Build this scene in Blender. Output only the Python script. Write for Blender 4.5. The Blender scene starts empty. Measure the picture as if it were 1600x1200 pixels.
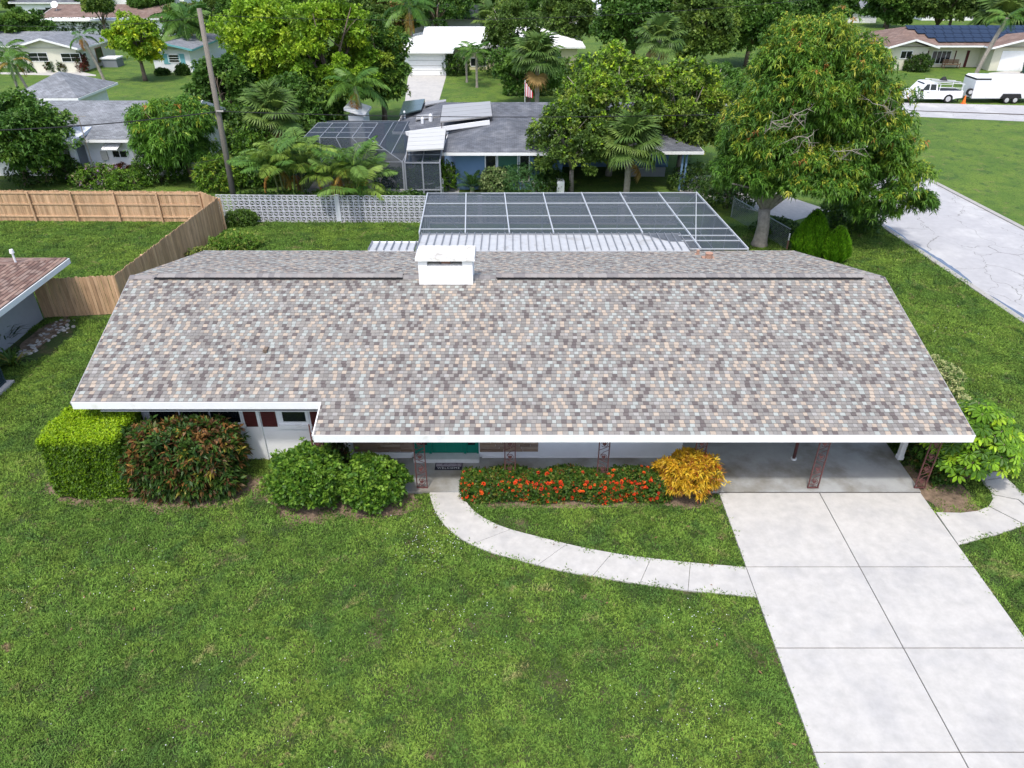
import bpy, math, random
import numpy as np
from mathutils import Vector, Matrix
# ------------------------------------------------------------------ camera, sky, sun, exposure
scene = bpy.context.scene
COL = scene.collection
TILT = math.radians(32.0); FPX = 1148.0; HC = 14.5
cam_d = bpy.data.cameras.new('camera'); cam = bpy.data.objects.new('camera', cam_d); COL.objects.link(cam)
cam.location = (0, 0, HC); cam.rotation_euler = (math.radians(90) - TILT, 0, 0)
cam_d.sensor_width = 36; cam_d.lens = 36 * FPX / 1600; cam_d.clip_start = .1; cam_d.clip_end = 2000
scene.camera = cam
SUN_ELEV = math.radians(63); SUN_AZ = math.radians(197)       # azimuth clockwise from +Y: behind the camera, a little to the left
world = bpy.data.worlds.new("World"); scene.world = world; world.use_nodes = True
wn = world.node_tree.nodes; wl = world.node_tree.links
sky = wn.new('ShaderNodeTexSky'); sky.sky_type = 'NISHITA'; sky.sun_disc = False
sky.sun_elevation = SUN_ELEV; sky.sun_rotation = SUN_AZ; sky.dust_density = 3.0; sky.air_density = 1.0
wn['Background'].inputs[1].default_value = .15
wl.new(sky.outputs[0], wn['Background'].inputs[0])
sun_d = bpy.data.lights.new('sun', 'SUN'); sun_d.energy = 1.5; sun_d.angle = math.radians(4.0); sun_d.color = (1, .955, .89)
sun = bpy.data.objects.new('sun', sun_d); COL.objects.link(sun)
sv = Vector((math.sin(SUN_AZ) * math.cos(SUN_ELEV), math.cos(SUN_AZ) * math.cos(SUN_ELEV), math.sin(SUN_ELEV)))
sun.rotation_euler = sv.to_track_quat('Z', 'Y').to_euler(); sun.location = (0, -20, 60)
scene.view_settings.view_transform = 'Standard'; scene.view_settings.look = 'None'
scene.view_settings.exposure = 0.86; scene.view_settings.gamma = 1; scene.view_settings.use_curve_mapping = False
scene.render.engine = 'CYCLES'
scene.cycles.max_bounces = 6; scene.cycles.transparent_max_bounces = 12; scene.cycles.diffuse_bounces = 4
R = math.radians

def P(px, py, z=0.):
    v = (py - 600) / FPX; u = (px - 800) / FPX; s, c = math.sin(TILT), math.cos(TILT)
    t = (HC - z) / (s + v * c); return Vector((u * t, (c - v * s) * t, z))
def PY(px, py, Y):
    v = (py - 600) / FPX; u = (px - 800) / FPX; s, c = math.sin(TILT), math.cos(TILT)
    t = Y / (c - v * s); return Vector((u * t, Y, HC - (s + v * c) * t))

# ------------------------------------------------------------------ materials
MATS = {}
def mat(name, col=(.5, .5, .5), rough=.8, var=.15, scale=6., bump=0., bscale=None, col2=None, c2scale=1.2, c2lo=.5, c2hi=.65, attr=False, spec=.3, metal=0., transl=0., coord='w', stretch=None, rnd=0.):
    if name in MATS: return MATS[name]
    m = bpy.data.materials.new(name); m.use_nodes = True; MATS[name] = m
    n = m.node_tree.nodes; l = m.node_tree.links; b = n['Principled BSDF']; out = n['Material Output']
    b.inputs['Roughness'].default_value = rough; b.inputs['Metallic'].default_value = metal
    b.inputs['Specular IOR Level'].default_value = spec
    if coord == 'w':
        g = n.new('ShaderNodeNewGeometry'); vec = g.outputs['Position']
    else:
        g = n.new('ShaderNodeTexCoord'); vec = g.outputs['Object']
    if stretch:
        mp = n.new('ShaderNodeMapping'); mp.inputs['Scale'].default_value = stretch; l.new(vec, mp.inputs[0]); vec = mp.outputs[0]
    if attr:
        a = n.new('ShaderNodeAttribute'); a.attribute_name = 'Col'; cur = a.outputs['Color']
    else:
        a = n.new('ShaderNodeRGB'); a.outputs[0].default_value = (*col, 1); cur = a.outputs[0]
    if col2:
        t = n.new('ShaderNodeTexNoise'); t.inputs['Scale'].default_value = c2scale; t.inputs['Detail'].default_value = 6; t.inputs['Roughness'].default_value = .6; l.new(vec, t.inputs[0])
        r = n.new('ShaderNodeMapRange'); r.inputs[1].default_value = c2lo; r.inputs[2].default_value = c2hi; l.new(t.outputs[0], r.inputs[0])
        x = n.new('ShaderNodeMix'); x.data_type = 'RGBA'; x.inputs[7].default_value = (*col2, 1); l.new(cur, x.inputs[6]); l.new(r.outputs[0], x.inputs[0]); cur = x.outputs[2]
    if var:
        t = n.new('ShaderNodeTexNoise'); t.inputs['Scale'].default_value = scale; t.inputs['Detail'].default_value = 8; t.inputs['Roughness'].default_value = .65; l.new(vec, t.inputs[0])
        r = n.new('ShaderNodeMapRange'); r.inputs[1].default_value = .25; r.inputs[2].default_value = .75; r.inputs[3].default_value = 1 - var; r.inputs[4].default_value = 1 + var; l.new(t.outputs[0], r.inputs[0])
        x = n.new('ShaderNodeVectorMath'); x.operation = 'SCALE'; l.new(cur, x.inputs[0]); l.new(r.outputs[0], x.inputs[3]); cur = x.outputs[0]
    if rnd:
        oi = n.new('ShaderNodeObjectInfo')
        r = n.new('ShaderNodeMapRange'); r.inputs[3].default_value = 1 - rnd; r.inputs[4].default_value = 1 + rnd; l.new(oi.outputs['Random'], r.inputs[0])
        x = n.new('ShaderNodeVectorMath'); x.operation = 'SCALE'; l.new(cur, x.inputs[0]); l.new(r.outputs[0], x.inputs[3]); cur = x.outputs[0]
    l.new(cur, b.inputs['Base Color'])
    if bump:
        t = n.new('ShaderNodeTexNoise'); t.inputs['Scale'].default_value = bscale or scale * 4; t.inputs['Detail'].default_value = 5; l.new(vec, t.inputs[0])
        bp = n.new('ShaderNodeBump'); bp.inputs['Strength'].default_value = bump; bp.inputs['Distance'].default_value = .03; l.new(t.outputs[0], bp.inputs['Height']); l.new(bp.outputs[0], b.inputs['Normal'])
    if transl:
        tr = n.new('ShaderNodeBsdfTranslucent'); l.new(cur, tr.inputs[0]); mx = n.new('ShaderNodeMixShader'); mx.inputs[0].default_value = transl
        l.new(b.outputs[0], mx.inputs[1]); l.new(tr.outputs[0], mx.inputs[2]); l.new(mx.outputs[0], out.inputs[0])
    return m
def screen_mat(name, col, alpha):
    m = bpy.data.materials.new(name); m.use_nodes = True; n = m.node_tree.nodes; l = m.node_tree.links
    b = n['Principled BSDF']; b.inputs['Base Color'].default_value = (*col, 1); b.inputs['Roughness'].default_value = .6
    tr = n.new('ShaderNodeBsdfTransparent'); mx = n.new('ShaderNodeMixShader'); mx.inputs[0].default_value = alpha
    l.new(tr.outputs[0], mx.inputs[1]); l.new(b.outputs[0], mx.inputs[2]); l.new(mx.outputs[0], n['Material Output'].inputs[0]); MATS[name] = m
    return m

LEAF = mat('leaf', attr=True, rough=.5, var=.18, scale=3, transl=.28, spec=.35)
BARK = mat('bark', (.17, .13, .10), .95, .35, 9, bump=.6)
BARKG = mat('bark_grey', (.30, .27, .23), .95, .35, 6, bump=.6)
WHITE = mat('white_paint', (.80, .81, .82), .55, .05, 3, col2=(.62, .61, .58), c2scale=2.2, c2lo=.60, c2hi=.80)
WHITEW = mat('white_stucco', (.84, .85, .87), .85, .05, 2, bump=.15, bscale=40)
CHIMW = mat('chimney_paint', (.85, .85, .85), .8, .04, 3, bump=.2, bscale=30, col2=(.62, .58, .52), c2scale=1.3, c2lo=.66, c2hi=.8)
SOFF = mat('soffit', (.6, .6, .6), .8, .05, 3)
GLASS = mat('window_glass', (.012, .015, .018), .08, 0, spec=.6)
MAROON = mat('maroon_paint', (.085, .018, .018), .6, .1, 5)
TEAL = mat('teal_paint', (.004, .17, .12), .4, .06, 5)
IRON = mat('iron_paint', (.12, .05, .048), .55, .25, 12)
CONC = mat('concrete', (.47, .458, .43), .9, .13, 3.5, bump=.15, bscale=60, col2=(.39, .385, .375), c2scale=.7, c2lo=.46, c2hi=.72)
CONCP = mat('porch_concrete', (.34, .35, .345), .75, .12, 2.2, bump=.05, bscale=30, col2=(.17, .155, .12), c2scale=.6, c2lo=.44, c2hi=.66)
SHING = mat('shingle', attr=True, rough=.95, var=.10, scale=26, spec=.15)
SHBASE = mat('shingle_underlay', (.09, .085, .085), .95, .1, 5)

DRIP = mat('drip_edge', (.33, .33, .33), .6, .05, 3)
# ------------------------------------------------------------------ object helpers
WL = {}
def link(o, parent=None):
    COL.objects.link(o)
    if parent is not None: o.parent = parent
def T(name, label, cat, loc=(0, 0, 0), group=None, rot=0):
    o = bpy.data.objects.new(name, None); o.empty_display_size = .3; COL.objects.link(o); o.location = loc; o.rotation_euler = (0, 0, rot)
    o['label'] = label; o['category'] = cat
    if group: o['group'] = group
    WL[o.name] = Vector(loc)
    return o
def tag(o, label, cat, group=None):
    o['label'] = label; o['category'] = cat
    if group: o['group'] = group
    return o
def org(p): return WL.get(p.name, Vector((0, 0, 0))) if p is not None else Vector((0, 0, 0))

class MB:
    def __init__(s): s.v = []; s.f = []; s.c = []
    def face(s, pts, col=None):
        k = len(s.v); s.v += [tuple(p) for p in pts]; s.f.append(list(range(k, k + len(pts)))); s.c.append(col)
    def hexa(s, b, t, col=None):      # bottom ring, top ring (same count, counter-clockwise from above)
        n = len(b); k = len(s.v); s.v += [tuple(p) for p in b] + [tuple(p) for p in t]
        s.f.append([k + n - 1 - i for i in range(n)]); s.f.append([k + n + i for i in range(n)])
        for i in range(n):
            j = (i + 1) % n; s.f.append([k + i, k + j, k + n + j, k + n + i])
        s.c += [col] * (n + 2)
    def box(s, x0, y0, z0, x1, y1, z1, col=None):
        s.hexa([(x0, y0, z0), (x1, y0, z0), (x1, y1, z0), (x0, y1, z0)], [(x0, y0, z1), (x1, y0, z1), (x1, y1, z1), (x0, y1, z1)], col)
    def obox(s, o, d, n, u0, u1, z0, z1, n0, n1, col=None):   # o origin, d horizontal axis, n outward normal
        o = Vector(o); d = Vector(d); n = Vector(n); z = Vector((0, 0, 1))
        f = lambda u, w, h: o + d * u + n * w + z * h
        s.hexa([f(u0, n1, z0), f(u1, n1, z0), f(u1, n0, z0), f(u0, n0, z0)], [f(u0, n1, z1), f(u1, n1, z1), f(u1, n0, z1), f(u0, n0, z1)], col)
    def prism(s, poly, z0, z1, col=None): s.hexa([(p[0], p[1], z0) for p in poly], [(p[0], p[1], z1) for p in poly], col)
    def beam(s, p, q, w, h=None, up=(0, 0, 1), col=None):
        p = Vector(p); q = Vector(q); h = h or w; d = (q - p).normalized(); u = Vector(up)
        if abs(d.dot(u)) > .98: u = Vector((0, 1, 0))
        sd = d.cross(u).normalized(); u = sd.cross(d).normalized()
        r = [sd * (-w / 2) - u * (h / 2), sd * (w / 2) - u * (h / 2), sd * (w / 2) + u * (h / 2), sd * (-w / 2) + u * (h / 2)]
        s.hexa([p + x for x in r][::-1], [q + x for x in r][::-1], col)
    def tube(s, pts, rad, n=8, cap=True, col=None):
        pts = [Vector(p) for p in pts]; rad = [rad] * len(pts) if not hasattr(rad, '__len__') else rad
        k = len(s.v); prev = None
        for i, p in enumerate(pts):
            d = (pts[min(i + 1, len(pts) - 1)] - pts[max(i - 1, 0)]).normalized()
            u = Vector((1, 0, 0)) if abs(d.x) < .8 else Vector((0, 1, 0))
            if prev is not None: u = prev
            a = (u - d * u.dot(d)).normalized(); b = d.cross(a); prev = a
            for j in range(n):
                t = 2 * math.pi * j / n; s.v.append(tuple(p + a * (rad[i] * math.cos(t)) + b * (rad[i] * math.sin(t))))
        for i in range(len(pts) - 1):
            for j in range(n):
                j2 = (j + 1) % n; s.f.append([k + i * n + j, k + i * n + j2, k + (i + 1) * n + j2, k + (i + 1) * n + j]); s.c.append(col)
        if cap:
            s.f.append([k + j for j in range(n)][::-1]); s.f.append([k + (len(pts) - 1) * n + j for j in range(n)]); s.c += [col, col]
    def mesh(s, name, m, off=Vector((0, 0, 0)), smooth=False):
        me = bpy.data.meshes.new(name); ox, oy, oz = off
        me.from_pydata([(x - ox, y - oy, z - oz) for x, y, z in s.v], [], s.f); me.materials.append(m)
        if any(c is not None for c in s.c):
            a = me.color_attributes.new('Col', 'FLOAT_COLOR', 'CORNER'); dat = []
            for f, c in zip(s.f, s.c): dat += list((*(c or (.5, .5, .5)), 1)) * len(f)
            a.data.foreach_set('color', dat)
        if smooth: me.polygons.foreach_set('use_smooth', [True] * len(me.polygons))
        me.validate(); me.update()
        return me
    def build(s, name, m, parent=None, smooth=False, origin=None, kind=None, label=None):
        if parent is not None and origin is None: o_ = org(parent); loc = Vector((0, 0, 0))
        elif origin is not None: o_ = Vector(origin); loc = o_ - org(parent) if parent is not None else o_
        else: o_ = Vector((0, 0, 0)); loc = Vector((0, 0, 0))
        o = bpy.data.objects.new(name, s.mesh(name, m, o_, smooth)); link(o, parent); o.location = loc
        WL[o.name] = Vector(o_)
        if kind: o['kind'] = kind
        if label: o['label'] = label
        return o
def put(me, name, parent, loc, rot=(0, 0, 0), sc=None):      # an object that shares mesh data; loc in world space
    o = bpy.data.objects.new(name, me); link(o, parent); o.location = Vector(loc) - org(parent); o.rotation_euler = rot
    if sc: o.scale = sc
    WL[o.name] = Vector(loc)
    return o
def struct(mb, name, m, **k): return mb.build(name, m, kind='structure', **k)

# ------------------------------------------------------------------ foliage helpers (numpy)
def norm(a): return a / np.maximum(np.linalg.norm(a, axis=-1, keepdims=True), 1e-6)
def leaf_mesh(name, V, C, m=LEAF, off=(0, 0, 0)):            # V (N,4,3) quads, C (N,3)
    N = len(V); me = bpy.data.meshes.new(name)
    V = (V - np.array(off, dtype=float)[None, None]).astype(np.float32)
    me.vertices.add(N * 4); me.vertices.foreach_set('co', V.reshape(-1))
    me.loops.add(N * 4); me.loops.foreach_set('vertex_index', np.arange(N * 4, dtype=np.int32))
    me.polygons.add(N); me.polygons.foreach_set('loop_start', np.arange(0, N * 4, 4, dtype=np.int32))
    a = me.color_attributes.new('Col', 'FLOAT_COLOR', 'POINT')
    C4 = np.ones((N, 4, 4), dtype=np.float32); C4[:, :, :3] = (C * np.array([1.22, 1.17, .85]))[:, None, :]; a.data.foreach_set('color', C4.reshape(-1))
    me.materials.append(m); me.update(calc_edges=True)
    return me
def rosettes(rng, C, D, k, L, W, droop=.25, spread=.9, col=None, cv=.2):
    n = len(C); c = np.repeat(C, k, 0); d = np.repeat(D, k, 0); r = norm(rng.normal(size=(n * k, 3)))
    d = norm(d * (1 - spread * .5) + r * spread); ll = (L * rng.uniform(.65, 1.2, (n * k, 1)))
    side = norm(np.cross(d, norm(rng.normal(size=(n * k, 3)) * .5 + np.array([0, 0, 1.])))); w = W * rng.uniform(.7, 1.2, (n * k, 1))
    up = np.array([0, 0, 1.]); mid = c + d * ll * .5 - up * ll * droop * .1
    V = np.stack([c, mid - side * w * .5, c + d * ll - up * ll * droop, mid + side * w * .5], 1)
    cc = np.repeat(col, k, 0) * rng.uniform(1 - cv, 1 + cv, (n * k, 1))
    return V, cc
def pick(rng, pal, n):                                        # pal: list of (weight, rgb)
    w = np.array([p[0] for p in pal]); c = np.array([p[1] for p in pal]); return c[rng.choice(len(pal), n, p=w / w.sum())]
def crown(rng, c, r, nc, cr, npc, k, L, W, pal, droop=.25, zlo=-.75, clumpmix=.7, gap=0., toppal=None):
    u = norm(rng.normal(size=(nc * 2, 3))); u = u[u[:, 2] > zlo][:nc]; nc = len(u)
    rad = rng.uniform(.45, 1., (nc, 1)) ** .6
    c = np.array(c, float); r = np.array(r, float)
    cc = c + u * r * rad * (1 - cr * .5)
    s = cr * rng.uniform(.6, 1.3, (nc, 1)) * r.mean()
    pc = pick(rng, pal, nc)
    pts = norm(rng.normal(size=(nc, npc, 3))); pts[:, :, 2] = np.where(pts[:, :, 2] < -.3, -pts[:, :, 2], pts[:, :, 2])
    pos = cc[:, None] + pts * s[:, None] * rng.uniform(.55, 1.05, (nc, npc, 1)) * np.array([1, 1, .8])
    dr = norm(pts + .4 * norm(pos - c)); n = nc * npc
    col = np.repeat(pc, npc, 0) * clumpmix + pick(rng, pal, n) * (1 - clumpmix)
    if toppal is not None:                                    # fresh growth on some shoots
        h = (pos.reshape(-1, 3)[:, 2] - c[2]) / r[2]; pr = rng.uniform(size=n) < np.clip(toppal[0] * (.35 + h), 0, 1)
        col[pr] = pick(rng, toppal[1], pr.sum())
    keep = rng.uniform(size=n) > gap
    return rosettes(rng, pos.reshape(-1, 3)[keep], dr.reshape(-1, 3)[keep], k, L, W, droop, .9, col[keep])
def limbs(rng, base, cc, r, tr, n=7, lean=(0, 0)):
    mb = MB(); b = Vector(base); c = Vector(cc); fork = b + (c - b) * .45 + Vector((lean[0], lean[1], 0))
    mb.tube([b, b + (fork - b) * .35 + Vector((rng.uniform(-.1, .1), rng.uniform(-.1, .1), 0)), fork], [tr * 1.25, tr, tr * .8], 10)
    for i in range(n):
        a = 2 * math.pi * (i + rng.uniform(0, .6)) / n; e = Vector((math.cos(a) * r[0] * rng.uniform(.5, .85), math.sin(a) * r[1] * rng.uniform(.5, .85), r[2] * rng.uniform(.0, .75)))
        q = c + e; m1 = fork + (q - fork) * .45 + Vector((rng.uniform(-.3, .3), rng.uniform(-.3, .3), .3))
        mb.tube([fork - Vector((0, 0, .05)), m1, q], [tr * .55, tr * .32, tr * .08], 6)
        for j in range(3):
            f = m1 + (q - m1) * rng.uniform(.1, .6); g = f + Vector((rng.normal() * .25 * r[0], rng.normal() * .25 * r[1], rng.uniform(-.1, .5) * r[2]))
            mb.tube([f, f + (g - f) * .5 + Vector((0, 0, .1)), g], [tr * .16, tr * .1, tr * .03], 5)
    return mb
def boxcrown(x0, y0, x1, y1, Y):                              # crown centre and radii from the photo's outline at depth Y
    xc = (x0 + x1) / 2; t = PY(xc, y0, Y).z; bz = max(PY(xc, y1, Y).z, .4); zc = (t + bz) / 2
    a = PY(x0, (y0 + y1) / 2, Y).x; b = PY(x1, (y0 + y1) / 2, Y).x; return ((a + b) / 2, Y, zc), ((b - a) / 2, (b - a) / 2, (t - bz) / 2)
G1 = (.060, .130, .022); G2 = (.035, .085, .015); G3 = (.10, .19, .03); G4 = (.17, .27, .025); G5 = (.30, .34, .03); GD = (.022, .055, .014); BR = (.16, .09, .04)
TREES = {}
def tree(box, Y, label, pal, k=6, L=.28, W=.13, nc=60, npc=60, cr=.28, droop=.3, base=None, seed=1, tr=.22, bark=BARK, toppal=None, gap=0, group=None, name='broadleaf_tree', ry=None, cat='tree'):
    rng = np.random.default_rng(seed); c, r = boxcrown(*box, Y)
    if ry: r = (r[0], ry, r[2])
    bs = Vector(base) if base else Vector((c[0], c[1], 0))
    t = T(name, label, cat, bs, group)
    V, C = crown(rng, c, r, int(nc * 1.25), cr, npc, k, L, W, pal, droop, toppal=toppal, gap=gap); C = C * 1.6
    o = bpy.data.objects.new('crown', leaf_mesh('crown', V, C, off=bs)); link(o, t)
    limbs(rng, bs, c, r, tr).build('trunk', bark, t, smooth=True)
    TREES[label] = t
    return t
def dup_tree(src, loc, label, rz, sc, group=None):
    r = bpy.data.objects.new(src.name.split('.')[0], None); COL.objects.link(r); r.location = loc; r.rotation_euler = (0, 0, rz); r.scale = (sc, sc, sc)
    r['label'] = label; r['category'] = src['category']
    if group: r['group'] = group
    for ch in src.children:
        c = ch.copy(); COL.objects.link(c); c.parent = r
    WL[r.name] = Vector(loc)
    return r

# ================================================================== GROUND
def lawn_material():
    m = bpy.data.materials.new('lawn_turf'); m.use_nodes = True; return m
def lawn_nodes(m, gain=1., rnd=False):
    n = m.node_tree.nodes; l = m.node_tree.links; b = n['Principled BSDF']; b.inputs['Roughness'].default_value = .8; b.inputs['Specular IOR Level'].default_value = .15
    g = n.new('ShaderNodeNewGeometry'); pos = g.outputs['Position']
    def noise(sc, det=5, dist=0, off=0, rough=.6):
        mp = n.new('ShaderNodeMapping'); mp.inputs['Location'].default_value = (off, off * 1.7, 0); mp.inputs['Scale'].default_value = (1, 1, .3); l.new(pos, mp.inputs[0])
        t = n.new('ShaderNodeTexNoise'); t.inputs['Scale'].default_value = sc; t.inputs['Detail'].default_value = det; t.inputs['Distortion'].default_value = dist; t.inputs['Roughness'].default_value = rough; l.new(mp.outputs[0], t.inputs[0]); return t.outputs[0]
    def rng_(x, lo, hi):
        r = n.new('ShaderNodeMapRange'); r.interpolation_type = 'SMOOTHSTEP'; r.inputs[1].default_value = lo; r.inputs[2].default_value = hi; l.new(x, r.inputs[0]); return r.outputs[0]
    def mix(f, a, c):
        x = n.new('ShaderNodeMix'); x.data_type = 'RGBA'; l.new(f, x.inputs[0])
        for s_, i in ((a, 6), (c, 7)):
            if isinstance(s_, tuple): x.inputs[i].default_value = (*[q * gain for q in s_], 1)
            else: l.new(s_, x.inputs[i])
        return x.outputs[2]
    c = mix(rng_(noise(.35, 6, .6), .38, .64), (.078, .140, .025), (.120, .185, .030))
    c = mix(rng_(noise(1.1, 6, .8, 7), .50, .68), c, (.052, .100, .024))
    c = mix(rng_(noise(.9, 8, 1.2, 31, .75), .55, .70), c, (.185, .17, .07))
    c = mix(rng_(noise(2.6, 6, .6, 11, .7), .60, .72), c, (.17, .12, .07))
    c = mix(rng_(noise(4.2, 5, .4, 17, .7), .56, .68), c, (.025, .055, .010))  # dark specks painted for the shade between grass clumps
    c = mix(rng_(noise(9, 4, 0, 3), .45, .75), c, (.035, .080, .012))
    if rnd:
        oi = n.new('ShaderNodeObjectInfo'); r = n.new('ShaderNodeMapRange'); r.inputs[3].default_value = .5; r.inputs[4].default_value = 1.55; l.new(oi.outputs['Random'], r.inputs[0])
        x = n.new('ShaderNodeVectorMath'); x.operation = 'SCALE'; l.new(c, x.inputs[0]); l.new(r.outputs[0], x.inputs[3]); c = x.outputs[0]
        tr = n.new('ShaderNodeBsdfTranslucent'); l.new(c, tr.inputs[0]); mx = n.new('ShaderNodeMixShader'); mx.inputs[0].default_value = .3
        l.new(b.outputs[0], mx.inputs[1]); l.new(tr.outputs[0], mx.inputs[2]); l.new(mx.outputs[0], n['Material Output'].inputs[0])
    else:
        f = noise(22, 4, 0, 5); x = n.new('ShaderNodeMapRange'); x.inputs[1].default_value = .3; x.inputs[2].default_value = .7; x.inputs[3].default_value = .45; x.inputs[4].default_value = 1.4; l.new(f, x.inputs[0])  # fine dark grain deepens the painted shade between blades
        y = n.new('ShaderNodeVectorMath'); y.operation = 'SCALE'; l.new(c, y.inputs[0]); l.new(x.outputs[0], y.inputs[3]); c = y.outputs[0]
        bp = n.new('ShaderNodeBump'); bp.inputs['Strength'].default_value = .7; bp.inputs['Distance'].default_value = .06; l.new(noise(18, 5), bp.inputs['Height']); l.new(bp.outputs[0], b.inputs['Normal'])
    l.new(c, b.inputs['Base Color'])
LAWN = lawn_material(); lawn_nodes(LAWN, 1.2)
BLADE = bpy.data.materials.new('grass_blade'); BLADE.use_nodes = True; lawn_nodes(BLADE, 1.72, True)
g = MB(); g.face([(-400, -60, 0), (400, -60, 0), (400, 700, 0), (-400, 700, 0)]); struct(g, 'lawn', LAWN)

THATCH_SHADE = mat('lawn_thatch_shade', (.042, .070, .018), .95, .45, 14, bump=.5, bscale=40, col2=(.10, .085, .045), c2scale=1.1, c2lo=.52, c2hi=.66)  # thatch sheet, darkened to stand in for shade between the grass tufts
def thatch_shade(pts):
    m = MB(); m.face([(x, y, .0035) for x, y in pts]); struct(m, 'lawn_thatch_shade', THATCH_SHADE)
thatch_shade([(-21, 6.5), (26, 6.5), (23.2, 20), (21.6, 32), (20.9, 40), (12.4, 40), (12.4, 28.7), (-20.3, 28.7), (-20.3, 16), (-21, 16)])
thatch_shade([(-29.5, 29.2), (-17.1, 29.2), (-16.4, 39.4), (-17.7, 40.6), (-29.5, 40.9)]); thatch_shade([(-16.0, 29), (-4.6, 29), (-4.9, 40.7), (-15.8, 40.7)])
DIRT = mat('bed_dirt', (.20, .145, .10), .95, .4, 7, bump=.6, col2=(.10, .075, .05), c2scale=3)
def blob(cx, cy, rx, ry, seed, z=.006, n=40, name='mulch_bed'):
    r = random.Random(seed); ph = [r.uniform(0, 6.3) for _ in range(5)]; pts = []
    for i in range(n):
        a = 2 * math.pi * i / n; k = 1 + .10 * math.sin(3 * a + ph[0]) + .08 * math.sin(5 * a + ph[1]) + .06 * math.sin(9 * a + ph[2])
        pts.append((cx + rx * k * math.cos(a), cy + ry * k * math.sin(a), z))
    m = MB(); m.face(pts); struct(m, name, DIRT); return pts
BEDS = [(-12.5, 17.2, 1.7, .75), (-9.7, 17.2, 2.3, 1.0), (-5.9, 16.6, 1.3, .9), (-4.0, 16.6, 1.2, .85), (1.6, 16.75, 3.4, .45), (5.2, 16.8, 1.0, .55), (13.0, 17.3, .85, 1.7)]
for i, b_ in enumerate(BEDS): blob(*b_, seed=i, z=.006 + .0025 * i)

# driveway slabs
DX = [6.21, 9.22, 12.25]; DY = [16.96, 13.96, 11.38, 8.81, 6.24, 3.6]
drv = bpy.data.objects.new('driveway', None); COL.objects.link(drv); drv['kind'] = 'structure'; WL['driveway'] = Vector((0, 0, 0))
DARKJ = mat('joint_dirt', (.07, .06, .05), .95, .2, 5)
j = MB(); j.box(DX[0] + .02, DY[-1], -.05, DX[2] - .02, DY[0], .035); j.build('joint_filler', DARKJ, drv)
for a in range(5):
    for b in range(2):
        m = MB(); e = .006; x0, x1 = DX[b] + (e if b else 0), DX[b + 1] - (0 if b else e); y1, y0 = DY[a] - e, DY[a + 1] + e
        m.hexa([(x0, y0, -.05), (x1, y0, -.05), (x1, y1, -.05), (x0, y1, -.05)], [(x0 + .008, y0 + .008, .06), (x1 - .008, y0 + .008, .06), (x1 - .008, y1 - .008, .06), (x0 + .008, y1 - .008, .06)])
        m.build('concrete_slab', CONC, drv)
# curved walkway
outer = [(671, 770), (674, 789), (689, 818), (715, 841), (753, 861), (806, 876), (868, 892), (930, 903), (998, 914), (1060, 923), (1120, 929), (1182, 935)]
inner = [(722, 770), (727, 786), (740, 801), (763, 816), (796, 829), (832, 838), (870, 848), (909, 857), (951, 865), (993, 871.5), (1078, 881), (1165, 888)]
def resample(pts, n):
    pts = [P(*p) for p in pts]; d = [0]
    for i in range(1, len(pts)): d.append(d[-1] + (pts[i] - pts[i - 1]).length)
    o = []
    for i in range(n):
        t = d[-1] * i / (n - 1); k = max(q for q in range(len(d)) if d[q] <= t + 1e-9); k = min(k, len(pts) - 2); o.append(pts[k].lerp(pts[k + 1], (t - d[k]) / (d[k + 1] - d[k])))
    for _ in range(3): o = [o[0]] + [(o[i - 1] + o[i] * 2 + o[i + 1]) / 4 for i in range(1, n - 1)] + [o[-1]]
    return o
wo = resample(outer, 43); wi = resample(inner, 43)
walk = bpy.data.objects.new('walkway', None); COL.objects.link(walk); walk['kind'] = 'structure'; WL['walkway'] = Vector((0, 0, 0))
cuts = [0, 11, 19, 25, 30, 35, 42]
for q in range(len(cuts) - 1):
    m = MB(); a, b = cuts[q], cuts[q + 1]; O = wo[a:b + 1]; I = wi[a:b + 1]
    O = [p.copy() for p in O]; I = [p.copy() for p in I]
    if q: dd = (O[1] - O[0]).normalized() * .012; O[0] += dd; I[0] += dd
    ring = O + I[::-1]; ring = [(p.x, p.y) for p in ring]
    if q == len(cuts) - 2: ring[len(O) - 1] = (6.20, O[-1].y); ring[len(O)] = (6.20, I[-1].y)
    if q == 0: ring[0] = (ring[0][0], 16.98); ring[-1] = (ring[-1][0], 16.98)
    m.prism(ring, -.04, .05); m.build('concrete_slab', CONC, walk)
WALKPOLY = [(p.x, p.y) for p in wo] + [(p.x, p.y) for p in wi[::-1]]
# side path on the right of the driveway
sp = [(1462, 802), (1500, 803), (1527, 800), (1543, 793), (1551, 781), (1547, 768), (1537, 758), (1500, 722), (1522, 712), (1558, 735), (1600, 774), (1660, 830), (1600, 823), (1560, 836), (1530, 844), (1497, 853)]
spw = [P(*p) for p in sp]; SPPOLY = [(max(p.x, 12.27), p.y) for p in spw]
sw = bpy.data.objects.new('side_path', None); COL.objects.link(sw); sw['kind'] = 'structure'; WL['side_path'] = Vector((0, 0, 0))
def polypart(pxs, name, par, mt, z0, z1):
    m = MB(); m.prism([(max(P(*p).x, 12.27), P(*p).y) for p in pxs][::-1], z0, z1); m.build(name, mt, par)
polypart([(1462, 802), (1500, 803), (1527, 800), (1543, 793), (1600, 822), (1560, 836), (1530, 844), (1497, 853)], 'concrete_slab', sw, CONC, -.04, .045)
polypart([(1544.5, 792), (1551, 781), (1549, 775), (1590, 783), (1600, 792), (1630, 833), (1601.5, 821)], 'concrete_slab', sw, CONC, -.04, .045)
polypart([(1548.5, 773.5), (1546, 767), (1537, 758), (1534, 753), (1571, 748), (1600, 774), (1601, 790), (1590.5, 781.5)], 'concrete_slab', sw, CONC, -.04, .045)
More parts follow.
